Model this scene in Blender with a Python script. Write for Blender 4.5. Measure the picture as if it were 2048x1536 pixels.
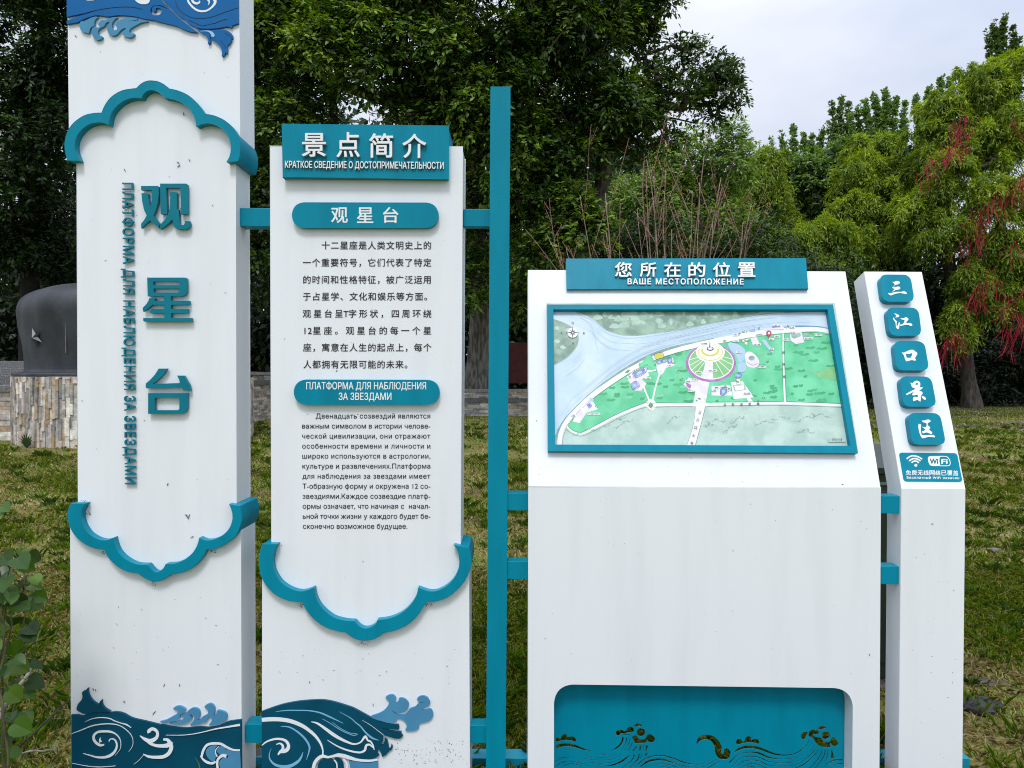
import bpy, bmesh, math, random
import numpy as np
from mathutils import Vector, Matrix
from mathutils.geometry import delaunay_2d_cdt

for _o in list(bpy.data.objects):
    bpy.data.objects.remove(_o)
scene = bpy.context.scene
COL = scene.collection

# ------------------------------------------------------------------ camera
FPX, CX, CY, HZ = 1420.0, 1024.0, 768.0, 755.0       # focal length in px of a 2048 px wide frame
CAM = np.array([0.0, -2.7, 1.6])
_p = math.atan((CY - HZ) / FPX)
_r = 0.005
_F = np.array([0, math.cos(_p), -math.sin(_p)])
_R0 = np.array([1.0, 0, 0]); _U0 = np.array([0, math.sin(_p), math.cos(_p)])
_R = _R0 * math.cos(_r) + _U0 * math.sin(_r)
_U = -_R0 * math.sin(_r) + _U0 * math.cos(_r)
cam_d = bpy.data.cameras.new('camera')
cam = bpy.data.objects.new('camera', cam_d); COL.objects.link(cam)
cam_d.sensor_fit = 'HORIZONTAL'; cam_d.sensor_width = 36.0
cam_d.lens = FPX / 2048.0 * 36.0
cam_d.clip_start = 0.05; cam_d.clip_end = 3000
_m = Matrix.Identity(4)
for i in range(3):
    _m[i][0] = _R[i]; _m[i][1] = _U[i]; _m[i][2] = -_F[i]; _m[i][3] = CAM[i]
cam.matrix_world = _m
scene.camera = cam

# ------------------------------------------------------------------ sky, sun, exposure (bright overcast)
SUN_EL, SUN_AZ = math.radians(56), math.radians(184)   # azimuth measured from +Y
world = bpy.data.worlds.new("World"); scene.world = world
world.use_nodes = True
wn = world.node_tree; wn.nodes.clear()
def W(t, **k):
    n = wn.nodes.new(t)
    for a, b in k.items(): setattr(n, a, b)
    return n
w_out = W('ShaderNodeOutputWorld'); w_bg = W('ShaderNodeBackground')
w_sky = W('ShaderNodeTexSky', sky_type='NISHITA', sun_disc=False)
w_sky.sun_elevation = SUN_EL; w_sky.sun_rotation = SUN_AZ
w_sc = W('ShaderNodeVectorMath', operation='SCALE'); w_sc.inputs['Scale'].default_value = 0.10
wn.links.new(w_sky.outputs[0], w_sc.inputs[0])
w_tc = W('ShaderNodeTexCoord')
w_map = W('ShaderNodeMapping'); w_map.inputs['Scale'].default_value = (1.0, 1.0, 2.6)
wn.links.new(w_tc.outputs['Generated'], w_map.inputs['Vector'])
w_no = W('ShaderNodeTexNoise'); w_no.inputs['Scale'].default_value = 2.1
w_no.inputs['Detail'].default_value = 5; w_no.inputs['Roughness'].default_value = 0.52
wn.links.new(w_map.outputs[0], w_no.inputs['Vector'])
w_ramp = W('ShaderNodeValToRGB')
w_ramp.color_ramp.elements[0].position = 0.33; w_ramp.color_ramp.elements[0].color = (0.62, 0.69, 0.86, 1)
w_ramp.color_ramp.elements[1].position = 0.66; w_ramp.color_ramp.elements[1].color = (0.90, 0.92, 0.98, 1)
wn.links.new(w_no.outputs[0], w_ramp.inputs[0])
# an overcast dome is brighter overhead than near the horizon
w_sep = W('ShaderNodeSeparateXYZ'); wn.links.new(w_tc.outputs['Generated'], w_sep.inputs[0])
w_mr = W('ShaderNodeMapRange'); w_mr.interpolation_type = 'SMOOTHSTEP'
w_mr.inputs['From Min'].default_value = 0.30; w_mr.inputs['From Max'].default_value = 0.95
w_mr.inputs['To Min'].default_value = 1.0; w_mr.inputs['To Max'].default_value = 2.1
wn.links.new(w_sep.outputs['Z'], w_mr.inputs['Value'])
w_mul = W('ShaderNodeVectorMath', operation='SCALE')
wn.links.new(w_ramp.outputs[0], w_mul.inputs[0]); wn.links.new(w_mr.outputs[0], w_mul.inputs['Scale'])
w_mix = W('ShaderNodeMix', data_type='RGBA'); w_mix.inputs['Factor'].default_value = 0.86
wn.links.new(w_sc.outputs[0], w_mix.inputs['A']); wn.links.new(w_mul.outputs[0], w_mix.inputs['B'])
wn.links.new(w_mix.outputs['Result'], w_bg.inputs['Color']); w_bg.inputs['Strength'].default_value = 1.0
wn.links.new(w_bg.outputs[0], w_out.inputs[0])

sun_d = bpy.data.lights.new('sun', 'SUN'); sun_d.energy = 1.5; sun_d.angle = math.radians(14)
sun_d.color = (1.0, 0.97, 0.93)
sun = bpy.data.objects.new('sun', sun_d); COL.objects.link(sun)
_sd = Vector((math.sin(SUN_AZ) * math.cos(SUN_EL), math.cos(SUN_AZ) * math.cos(SUN_EL), math.sin(SUN_EL)))
sun.rotation_euler = _sd.to_track_quat('Z', 'Y').to_euler(); sun.location = (0, -5, 12)

vs = scene.view_settings
vs.view_transform = 'Standard'; vs.look = 'None'; vs.exposure = 0.16; vs.gamma = 1.0
vs.use_curve_mapping = False
scene.cycles.use_denoising = True; scene.cycles.denoising_prefilter = 'NONE'; scene.cycles.filter_width = 1.05
scene.cycles.max_bounces = 6; scene.cycles.diffuse_bounces = 3; scene.cycles.glossy_bounces = 2
scene.cycles.transmission_bounces = 3; scene.cycles.sample_clamp_indirect = 6

# ------------------------------------------------------------------ helpers
def ray(u, v):
    return _F + _R * ((u - CX) / FPX) + _U * ((CY - v) / FPX)

def at(u, v, D):
    """world point seen at pixel (u, v), D metres in front of the lens"""
    return CAM + ray(u, v) * D

class Frame:
    """a flat face of a sign: local x, y in the face, n towards the viewer"""
    def __init__(s, o, x, y):
        s.o = np.array(o, float); s.x = np.array(x, float); s.y = np.array(y, float)
        s.n = np.cross(s.x, s.y)
    def loc(s, p, off=0.0):
        d = ray(p[0], p[1]); o = s.o + s.n * off
        t = np.dot(o - CAM, s.n) / np.dot(d, s.n)
        q = CAM + d * t - o
        return (float(np.dot(q, s.x)), float(np.dot(q, s.y)))
    def w(s, a, b, off):
        return s.o + s.x * a + s.y * b + s.n * off

def Z(x0, y0, sc, pts):
    return [(x0 + p[0] / sc, y0 + p[1] / sc) for p in pts]

def smooth(pts, n=4, closed=True):
    P = [np.array(p, float) for p in pts]; m = len(P); out = []
    rng = range(m) if closed else range(m - 1)
    for i in rng:
        if closed: a, b, c, d = P[i - 1], P[i], P[(i + 1) % m], P[(i + 2) % m]
        else: a, b, c, d = P[max(i - 1, 0)], P[i], P[i + 1], P[min(i + 2, m - 1)]
        for k in range(n):
            t = k / n
            out.append(0.5 * ((2 * b) + (c - a) * t + (2 * a - 5 * b + 4 * c - d) * t * t + (3 * b - a - 3 * c + d) * t ** 3))
    if not closed: out.append(P[-1])
    return [tuple(p) for p in out]

def stroke(pts, ws, n=5):
    """closed outline of a brush stroke of changing width"""
    if isinstance(ws, (int, float)): ws = [ws] * len(pts)
    ws = np.interp(np.linspace(0, 1, len(pts)), np.linspace(0, 1, len(ws)), ws)
    q = smooth([(p[0], p[1]) for p in pts], n, False)
    wi = np.interp(np.linspace(0, len(pts) - 1, len(q)), range(len(pts)), ws)
    q = np.array(q); t = np.gradient(q, axis=0)
    t /= np.maximum(np.linalg.norm(t, axis=1, keepdims=True), 1e-9)
    nn = np.stack([-t[:, 1], t[:, 0]], 1) * (wi[:, None] / 2)
    return [tuple(p) for p in (q + nn)] + [tuple(p) for p in (q - nn)[::-1]]

def rquad(c, r, n=5):
    """quad with rounded corners"""
    C = [np.array(p, float) for p in c]; out = []
    for i in range(4):
        p, a, b = C[i], C[i - 1], C[(i + 1) % 4]
        da = (a - p) / np.linalg.norm(a - p); db = (b - p) / np.linalg.norm(b - p)
        s, e = p + da * r, p + db * r
        for k in range(n + 1):
            t = k / n
            out.append(tuple((1 - t) ** 2 * s + 2 * t * (1 - t) * (p * 0.86 + (s + e) * 0.07) + t * t * e))
    return out

def winding(C, lp):
    """winding number of a closed outline around each point of C"""
    L = np.asarray(lp, float); a = L; b = np.roll(L, -1, 0); x, y = C[:, 0][:, None], C[:, 1][:, None]
    cr = (b[:, 0] - a[:, 0])[None] * (y - a[:, 1][None]) - (x - a[:, 0][None]) * (b[:, 1] - a[:, 1])[None]
    up = (a[:, 1][None] <= y) & (b[:, 1][None] > y) & (cr > 0); dn = (a[:, 1][None] > y) & (b[:, 1][None] <= y) & (cr < 0)
    return up.sum(1) - dn.sum(1)

def fill(loops, together=False):
    """triangles that fill an outline with holes (or, together, all outlines by total winding)"""
    pts, eds = [], []
    for lp in loops:
        k = len(pts); n = len(lp); pts += [Vector((p[0] * 1000, p[1] * 1000)) for p in lp]; eds += [(k + i, k + (i + 1) % n) for i in range(n)]
    o = delaunay_2d_cdt(pts, eds, [], 0, 1e-4)
    V = np.array([(v.x, v.y) for v in o[0]]) / 1000; T = np.array([f for f in o[2] if len(f) == 3], int)
    if len(T) == 0: return V, []
    C = V[T].mean(1)
    if together: keep = sum(winding(C, lp) for lp in loops) != 0
    else:
        keep = winding(C, loops[0]) != 0
        for h in loops[1:]: keep &= winding(C, h) == 0
    T = T[keep]; A = V[T]; ar = (A[:, 1, 0] - A[:, 0, 0]) * (A[:, 2, 1] - A[:, 0, 1]) - (A[:, 2, 0] - A[:, 0, 0]) * (A[:, 1, 1] - A[:, 0, 1])
    T[ar < 0] = T[ar < 0][:, ::-1]
    return V, [tuple(int(q) for q in t) for t in T]

class MB:
    """collects faces of ONE mesh object"""
    def __init__(s): s.v = []; s.f = []; s.mi = []; s.c = []
    def face(s, idx, m=0, c=None): s.f.append(tuple(idx)); s.mi.append(m); s.c.append(c)
    def add(s, verts, faces, m=0, c=None):
        b = len(s.v); s.v.extend([tuple(map(float, p)) for p in verts])
        for f in faces: s.face([b + i for i in f], m, c)
    def box(s, lo, hi, m=0, c=None):
        x0, y0, z0 = lo; x1, y1, z1 = hi
        s.add([(x0,y0,z0),(x1,y0,z0),(x1,y1,z0),(x0,y1,z0),(x0,y0,z1),(x1,y0,z1),(x1,y1,z1),(x0,y1,z1)],
              [(0,3,2,1),(4,5,6,7),(0,1,5,4),(1,2,6,5),(2,3,7,6),(3,0,4,7)], m, c)
    def plate(s, F, loops, off=0.0, th=0.01, m=0, ms=None):
        """flat plate on sign face F; loops = outline then holes, in pixels; front at off, th thick"""
        L = [[F.loc(p, off) for p in lp] for lp in loops]
        V, tris = fill(L); b = len(s.v); n = len(V)
        s.v.extend([tuple(F.w(p[0], p[1], off)) for p in V])
        for t in tris: s.face([b + i for i in t], m)
        if th > 0:
            ms = m if ms is None else ms
            s.v.extend([tuple(F.w(p[0], p[1], off - th)) for p in V])
            for t in tris: s.face([b + n + i for i in t[::-1]], m)
            for lp in L:
                k = len(s.v); q = len(lp)
                s.v.extend([tuple(F.w(p[0], p[1], off)) for p in lp] + [tuple(F.w(p[0], p[1], off - th)) for p in lp])
                for i in range(q): s.face([k + i, k + q + i, k + q + (i + 1) % q, k + (i + 1) % q], ms)
    def glyph(s, F, g, fn, off, th, m=0, ms=None, bold=0.0, ns=8):
        """text outline g=(verts, polys) mapped by fn to pixels on F; bold thickens the strokes"""
        if bold > 0:
            for k in range(ns):
                a = 2 * math.pi * k / ns + 0.4
                dx, dy = bold * math.cos(a), bold * math.sin(a)
                s.glyph(F, g, lambda x, y: fn(x + dx, y + dy), off - k * 0.00004, th, m, ms)
            return
        gv, gp, ge = g; n = len(gv); b = len(s.v)
        lc = [F.loc(fn(x, y), off) for x, y in gv]
        s.v.extend([tuple(F.w(a, c, off)) for a, c in lc])
        for p in gp: s.face([b + i for i in p], m)
        if th > 0:
            s.v.extend([tuple(F.w(a, c, off - th)) for a, c in lc])
            for i, j in ge: s.face([b + j, b + i, b + n + i, b + n + j], m if ms is None else ms)
    def tube(s, pts, rad, n=6, m=0, c=None, cap=True):
        P = [np.array(p, float) for p in pts]; b = len(s.v); k = len(P)
        if isinstance(rad, (int, float)): rad = [rad] * k
        ref = np.array([0.31, 0.17, 0.93])
        for i in range(k):
            t = P[min(i + 1, k - 1)] - P[max(i - 1, 0)]; t = t / max(np.linalg.norm(t), 1e-9)
            a = np.cross(t, ref)
            if np.linalg.norm(a) < 1e-3: a = np.cross(t, np.array([1.0, 0, 0]))
            a /= np.linalg.norm(a); d = np.cross(t, a)
            for j in range(n):
                an = 2 * math.pi * j / n
                s.v.append(tuple(P[i] + (a * math.cos(an) + d * math.sin(an)) * rad[i]))
        for i in range(k - 1):
            for j in range(n):
                s.face([b+i*n+j, b+i*n+(j+1) % n, b+(i+1)*n+(j+1) % n, b+(i+1)*n+j], m, c)
        if cap:
            s.face([b + j for j in range(n)][::-1], m, c); s.face([b + (k-1)*n + j for j in range(n)], m, c)
    def build(s, name, mats, parent=None, bevel=0.0, smooth_sh=False):
        if not isinstance(mats, (list, tuple)): mats = [mats]
        me = bpy.data.meshes.new(name)
        off = np.array(parent['_loc']) if parent is not None else np.zeros(3)
        V = np.array(s.v, float).reshape(-1, 3) - off
        me.from_pydata(V.tolist(), [], s.f)
        for m in mats: me.materials.append(m)
        me.polygons.foreach_set('material_index', s.mi)
        if any(c is not None for c in s.c):
            at_ = me.attributes.new('tint', 'FLOAT_COLOR', 'FACE')
            at_.data.foreach_set('color', np.array([(*(c or (1, 1, 1)), 1.0) for c in s.c], np.float32).ravel())
        if smooth_sh: me.polygons.foreach_set('use_smooth', [True] * len(s.f))
        me.update()
        o = bpy.data.objects.new(name, me); COL.objects.link(o)
        if parent is not None: o.parent = parent
        if bevel > 0:
            bm = bmesh.new(); bm.from_mesh(me); bmesh.ops.remove_doubles(bm, verts=bm.verts, dist=1e-5)
            bm.to_mesh(me); bm.free()
            md = o.modifiers.new('bevel', 'BEVEL'); md.width = bevel; md.segments = 2; md.limit_method = 'ANGLE'
            md.angle_limit = math.radians(40); md.harden_normals = False
        return o

def thing(name, label, cat, loc=(0, 0, 0), group=None):
    o = bpy.data.objects.new(name, None); COL.objects.link(o)
    o.location = loc; o['_loc'] = [float(x) for x in loc]; o.empty_display_size = 0.2
    o['label'] = label; o['category'] = cat
    if group: o['group'] = group
    return o

def tag(o, label, cat, group=None):
    o['label'] = label; o['category'] = cat
    if group: o['group'] = group
    return o

def kind(o, k):
    o['kind'] = k; return o

def big_mesh(name, V, Fq, cols, mat, parent=None, nside=4, smooth_sh=False):
    """one mesh object from numpy arrays: V (n,3), Fq (m,nside), cols (m,3) per-face tint"""
    me = bpy.data.meshes.new(name)
    off = np.array(parent['_loc']) if parent is not None else np.zeros(3)
    V = (np.asarray(V, np.float64) - off).astype(np.float32); Fq = np.asarray(Fq, np.int32)
    me.vertices.add(len(V)); me.vertices.foreach_set('co', V.ravel())
    me.loops.add(Fq.size); me.loops.foreach_set('vertex_index', Fq.ravel())
    me.polygons.add(len(Fq))
    me.polygons.foreach_set('loop_start', np.arange(0, Fq.size, nside, dtype=np.int32))
    me.update(calc_edges=True)
    if cols is not None:
        a = me.attributes.new('tint', 'FLOAT_COLOR', 'FACE')
        a.data.foreach_set('color', np.concatenate([cols, np.ones((len(cols), 1))], 1).astype(np.float32).ravel())
    if smooth_sh: me.polygons.foreach_set('use_smooth', np.ones(len(Fq), bool))
    me.materials.append(mat)
    me.validate()
    o = bpy.data.objects.new(name, me); COL.objects.link(o)
    if parent is not None: o.parent = parent
    return o

# ------------------------------------------------------------------ lettering (Blender's own built-in fonts)
_cu = bpy.data.curves.new('lettering', 'FONT'); _to = bpy.data.objects.new('lettering', _cu); COL.objects.link(_to)
_cu.resolution_u = 4
_gc = {}
def glyphs(sx, bold=0.0, sp=1.0):
    """outline of a text as points, triangles and border edges"""
    k = (sx, round(sp, 4))
    if k in _gc: return _gc[k]
    _cu.body = sx; _cu.space_character = sp
    bpy.context.view_layer.update()
    e = _to.evaluated_get(bpy.context.evaluated_depsgraph_get()); c = e.to_curve(bpy.context.evaluated_depsgraph_get())
    loops = []
    for sp_ in c.splines:
        B = sp_.bezier_points; n = len(B); lp = []
        for q in range(n):
            a, b = B[q], B[(q + 1) % n]
            p0, p1, p2, p3 = a.co, a.handle_right, b.handle_left, b.co
            flat = abs((p1 - p0).cross(p3 - p0).z) < 1e-5 and abs((p2 - p0).cross(p3 - p0).z) < 1e-5
            st = 1 if flat else 4
            for t_ in range(st):
                t = t_ / st; u = 1 - t
                v = p0 * u**3 + p1 * (3*u*u*t) + p2 * (3*u*t*t) + p3 * t**3
                if not lp or abs(v.x - lp[-1][0]) + abs(v.y - lp[-1][1]) > 1e-5: lp.append((v.x, v.y))
        if len(lp) > 2: loops.append(lp)
    e.to_curve_clear()
    V, T = fill(loops, True); ec = {}
    for t in T:
        for i in range(3): ec[(t[i], t[(i + 1) % 3])] = 1
    _gc[k] = (V, T, [e for e in ec if (e[1], e[0]) not in ec])
    return _gc[k]
def bbox(g):
    a = g[0]; return a[:, 0].min(), a[:, 1].min(), a[:, 0].max(), a[:, 1].max()

def text_fit(mb, F, sx, q, off, th, bold=0.0, m=0, ms=None):
    """fill the pixel box q=(u0,v0,u1,v1) or four corners TL,TR,BR,BL with the text"""
    g = glyphs(sx); x0, y0, x1, y1 = bbox(g)
    x0 -= bold; y0 -= bold; x1 += bold; y1 += bold
    if len(q) == 4 and not hasattr(q[0], '__len__'):
        q = [(q[0], q[1]), (q[2], q[1]), (q[2], q[3]), (q[0], q[3])]
    Q = [np.array(p, float) for p in q]
    def fn(x, y):
        a = (x - x0) / (x1 - x0); b = (y1 - y) / (y1 - y0)
        return (Q[0] * (1-a) + Q[1] * a) * (1-b) + (Q[3] * (1-a) + Q[2] * a) * b
    mb.glyph(F, g, fn, off, th, m, ms, bold)

def text_cap(mb, F, sx, x0, x1, b0, b1, cap, off, th, bold=0.0, m=0, ms=None, sp=1.0, skew=0.0, ns=8):
    """a line between x0 and x1 on a baseline from b0 to b1, capitals cap pixels high"""
    g = glyphs(sx, 0, sp); gx0, _, gx1, _ = bbox(g)
    cy = bbox(glyphs('H'))[3]
    def fn(x, y):
        a = (x - gx0) / (gx1 - gx0)
        return (x0 + (x1 - x0) * a + skew * y / cy, b0 + (b1 - b0) * a - y / cy * cap)
    mb.glyph(F, g, fn, off, th, m, ms, bold, ns)

def text_line(mb, F, sx, x0, x1, base, cap, off, th, bold=0.0, m=0):
    """like text_cap but the letters keep their shape and only the spacing stretches"""
    cy = bbox(glyphs('H'))[3]; em = cap / cy
    def wd(sp):
        a = bbox(glyphs(sx, 0, sp)); return (a[2] - a[0]) * em
    w1, w2 = wd(1.0), wd(1.3)
    sp = 1.0 + 0.3 * ((x1 - x0) - w1) / (w2 - w1)
    text_cap(mb, F, sx, x0, x1, base, base, cap, off, th, bold, m, sp=sp, ns=4)

def text_cjk(mb, F, sx, x0, x1, vc, size, off, th, bold=0.0, m=0, adv=None):
    """Chinese line justified between x0 and x1, centred on row vc"""
    narrow = 'T12'
    wds = [0.56 if c in narrow else 1.0 for c in sx]
    gw = [0.0 if (sx[i] in narrow or sx[i + 1] in narrow) else 1.0 for i in range(len(sx) - 1)] + [0.0]
    gap = ((x1 - x0) - sum(wds) * size) / sum(gw) if adv is None else adv - size
    u = x0
    for i, c in enumerate(sx):
        g = glyphs(c)
        def fn(x, y, u=u): return (u + x * size, vc + (0.38 - y) * size)
        mb.glyph(F, g, fn, off, th, m, None, bold, 4)
        u += wds[i] * size + gap * gw[i]

# ------------------------------------------------------------------ materials
def srgb(r, g, b):
    f = lambda c: ((c / 255 + 0.055) / 1.055) ** 2.4 if c > 10 else c / 255 / 12.92
    return (f(r), f(g), f(b))

def mat(name, base, rough=0.5, var=0.0, scale=8.0, bump=0.0, bscale=60.0, stretch=(1, 1, 1), spec=0.5, col2=None, lo=0.4, hi=0.6, detail=4, metal=0.0, coat=0.0):
    m = bpy.data.materials.new(name); m.use_nodes = True
    nt = m.node_tree; b = nt.nodes['Principled BSDF']
    b.inputs['Roughness'].default_value = rough; b.inputs['Specular IOR Level'].default_value = spec
    b.inputs['Metallic'].default_value = metal; b.inputs['Coat Weight'].default_value = coat
    b.inputs['Base Color'].default_value = (*base, 1)
    if var > 0 or col2 or bump > 0:
        tc = nt.nodes.new('ShaderNodeTexCoord'); mp = nt.nodes.new('ShaderNodeMapping')
        mp.inputs['Scale'].default_value = stretch; nt.links.new(tc.outputs['Object'], mp.inputs[0])
    if var > 0 or col2:
        no = nt.nodes.new('ShaderNodeTexNoise'); no.inputs['Scale'].default_value = scale; no.inputs['Detail'].default_value = detail
        nt.links.new(mp.outputs[0], no.inputs['Vector'])
        rp = nt.nodes.new('ShaderNodeValToRGB'); e = rp.color_ramp.elements
        e[0].position = lo; e[1].position = hi
        c2 = col2 or tuple(c * (1 - var) for c in base)
        e[0].color = (*c2, 1); e[1].color = (*base, 1)
        nt.links.new(no.outputs[0], rp.inputs[0]); nt.links.new(rp.outputs[0], b.inputs['Base Color'])
    if bump > 0:
        n2 = nt.nodes.new('ShaderNodeTexNoise'); n2.inputs['Scale'].default_value = bscale; n2.inputs['Detail'].default_value = 3
        nt.links.new(tc.outputs['Object'], n2.inputs['Vector'])
        bp = nt.nodes.new('ShaderNodeBump'); bp.inputs['Strength'].default_value = bump; bp.inputs['Distance'].default_value = 0.01
        nt.links.new(n2.outputs[0], bp.inputs['Height']); nt.links.new(bp.outputs[0], b.inputs['Normal'])
    return m

def leaf_mat(name, trans=0.35, rough=0.45, spec=0.35, var=0.25):
    """leaf tinted per leaf by the mesh's tint attribute"""
    m = bpy.data.materials.new(name); m.use_nodes = True; nt = m.node_tree
    b = nt.nodes['Principled BSDF']; out = nt.nodes['Material Output']
    a = nt.nodes.new('ShaderNodeAttribute'); a.attribute_name = 'tint'
    nt.links.new(a.outputs['Color'], b.inputs['Base Color'])
    b.inputs['Roughness'].default_value = rough; b.inputs['Specular IOR Level'].default_value = spec
    t = nt.nodes.new('ShaderNodeBsdfTranslucent')
    h = nt.nodes.new('ShaderNodeHueSaturation'); h.inputs['Hue'].default_value = 0.485; h.inputs['Saturation'].default_value = 1.15; h.inputs['Value'].default_value = 1.25
    nt.links.new(a.outputs['Color'], h.inputs['Color']); nt.links.new(h.outputs[0], t.inputs['Color'])
    mx = nt.nodes.new('ShaderNodeMixShader'); mx.inputs[0].default_value = trans
    nt.links.new(b.outputs[0], mx.inputs[1]); nt.links.new(t.outputs[0], mx.inputs[2])
    nt.links.new(mx.outputs[0], out.inputs['Surface'])
    return m

def tint_mat(name, rough=0.8, nscale=14.0, var=0.45, bump=0.5, bscale=40.0, spec=0.3):
    m = bpy.data.materials.new(name); m.use_nodes = True; nt = m.node_tree
    b = nt.nodes['Principled BSDF']; b.inputs['Roughness'].default_value = rough; b.inputs['Specular IOR Level'].default_value = spec
    a = nt.nodes.new('ShaderNodeAttribute'); a.attribute_name = 'tint'
    tc = nt.nodes.new('ShaderNodeTexCoord'); no = nt.nodes.new('ShaderNodeTexNoise')
    no.inputs['Scale'].default_value = nscale; no.inputs['Detail'].default_value = 6
    nt.links.new(tc.outputs['Object'], no.inputs['Vector'])
    mr = nt.nodes.new('ShaderNodeMapRange'); mr.inputs['From Min'].default_value = 0.3; mr.inputs['From Max'].default_value = 0.7
    mr.inputs['To Min'].default_value = 1 - var; mr.inputs['To Max'].default_value = 1 + var * 0.5
    nt.links.new(no.outputs[0], mr.inputs[0])
    sc = nt.nodes.new('ShaderNodeVectorMath'); sc.operation = 'SCALE'
    nt.links.new(a.outputs['Color'], sc.inputs[0]); nt.links.new(mr.outputs[0], sc.inputs['Scale'])
    nt.links.new(sc.outputs[0], b.inputs['Base Color'])
    bp = nt.nodes.new('ShaderNodeBump'); bp.inputs['Strength'].default_value = bump; bp.inputs['Distance'].default_value = 0.02
    n2 = nt.nodes.new('ShaderNodeTexNoise'); n2.inputs['Scale'].default_value = bscale; n2.inputs['Detail'].default_value = 5
    nt.links.new(tc.outputs['Object'], n2.inputs['Vector']); nt.links.new(n2.outputs[0], bp.inputs['Height'])
    nt.links.new(bp.outputs[0], b.inputs['Normal'])
    return m

M_WHITE = mat('white_paint', (0.80, 0.835, 0.87), 0.38, 0.055, 2.4, 0.03, 90, (5, 5, 0.5), lo=0.26, hi=0.54, detail=7)
TEAL = (0.0005, 0.235, 0.345)
M_TEAL = mat('teal_paint', TEAL, 0.36, 0.14, 5.0, 0.05, 120, (3, 3, 0.6), lo=0.3, hi=0.6, spec=0.16)
M_TEALLET = mat('teal_letter', (0.001, 0.185, 0.255), 0.4, 0.1, 9.0, spec=0.2)
M_LETTER = mat('white_letter', (0.84, 0.86, 0.88), 0.4, 0.05, 9.0)
M_STEEL = mat('letter_side', (0.42, 0.44, 0.46), 0.35, 0.2, 20.0)
M_BLACK = mat('black_print', (0.012, 0.012, 0.016), 0.5, 0.2, 20.0)
M_WAVEBLUE = mat('wave_blue', (0.003, 0.125, 0.37), 0.4, 0.12, 6.0, spec=0.2)
M_WAVEDARK = mat('wave_dark', (0.001, 0.073, 0.128), 0.42, 0.18, 6.0, spec=0.2)
M_WAVELIGHT = mat('wave_light', (0.075, 0.27, 0.46), 0.42, 0.12, 8.0, spec=0.2)
M_WAVELINE = mat('wave_line', (0.20, 0.47, 0.68), 0.45, 0.1, 8.0, spec=0.2)
M_NAVY = mat('navy_groove_shade', (0.003, 0.03, 0.08), 0.5, 0.1, 8.0)  # paint colour for the shade inside the wave cut-outs
M_DIRT = mat('dirt', (0.05, 0.042, 0.03), 0.9, 0.6, 60.0)
# ------------------------------------------------------------------ ground, terrace, walls
rng = np.random.default_rng(7); random.seed(7)

def ground_mat():
    m = bpy.data.materials.new('lawn_soil'); m.use_nodes = True; nt = m.node_tree
    b = nt.nodes['Principled BSDF']; b.inputs['Roughness'].default_value = 0.95; b.inputs['Specular IOR Level'].default_value = 0.15
    tc = nt.nodes.new('ShaderNodeTexCoord')
    def noise(sc, det=5, st=(1, 1, 1)):
        mp = nt.nodes.new('ShaderNodeMapping'); mp.inputs['Scale'].default_value = st
        n = nt.nodes.new('ShaderNodeTexNoise'); n.inputs['Scale'].default_value = sc; n.inputs['Detail'].default_value = det
        nt.links.new(tc.outputs['Object'], mp.inputs[0]); nt.links.new(mp.outputs[0], n.inputs['Vector']); return n
    def ramp(n, cs):
        r = nt.nodes.new('ShaderNodeValToRGB'); e = r.color_ramp.elements
        while len(e) < len(cs): e.new(0.5)
        for k, (p, c) in enumerate(cs): e[k].position = p; e[k].color = (*c, 1)
        nt.links.new(n.outputs[0], r.inputs[0]); return r
    a = ramp(noise(1.1, 6), [(0.33, (0.095, 0.075, 0.04)), (0.46, (0.21, 0.19, 0.06)), (0.56, (0.13, 0.17, 0.032)), (0.70, (0.33, 0.285, 0.13))])
    c = ramp(noise(38, 4), [(0.3, (0.35, 0.35, 0.35)), (0.7, (1.35, 1.35, 1.3))])
    mx = nt.nodes.new('ShaderNodeMix'); mx.data_type = 'RGBA'; mx.blend_type = 'MULTIPLY'; mx.inputs['Factor'].default_value = 1.0
    nt.links.new(a.outputs[0], mx.inputs['A']); nt.links.new(c.outputs[0], mx.inputs['B'])
    nt.links.new(mx.outputs['Result'], b.inputs['Base Color'])
    bp = nt.nodes.new('ShaderNodeBump'); bp.inputs['Strength'].default_value = 0.8; bp.inputs['Distance'].default_value = 0.05
    nt.links.new(noise(24, 6).outputs[0], bp.inputs['Height']); nt.links.new(bp.outputs[0], b.inputs['Normal'])
    return m
M_LAWN = ground_mat()
M_FLOOR = mat('forest_floor', (0.035, 0.030, 0.018), 0.95, 0.6, 2.0, 0.6, 20)
M_MUD = mat('mud', (0.10, 0.085, 0.065), 0.75, 0.55, 0.8, 0.5, 12)
M_PUDDLE = mat('puddle_water', (0.03, 0.03, 0.03), 0.04, 0.2, 1.0)

mb = MB(); n = 40
xs = np.linspace(-60, 60, n)
mb.add([(-900, -900, 0), (900, -900, 0), (900, 900, 0), (-900, 900, 0)], [(0, 1, 2, 3)])
kind(mb.build('lawn', M_LAWN), 'structure')

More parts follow.
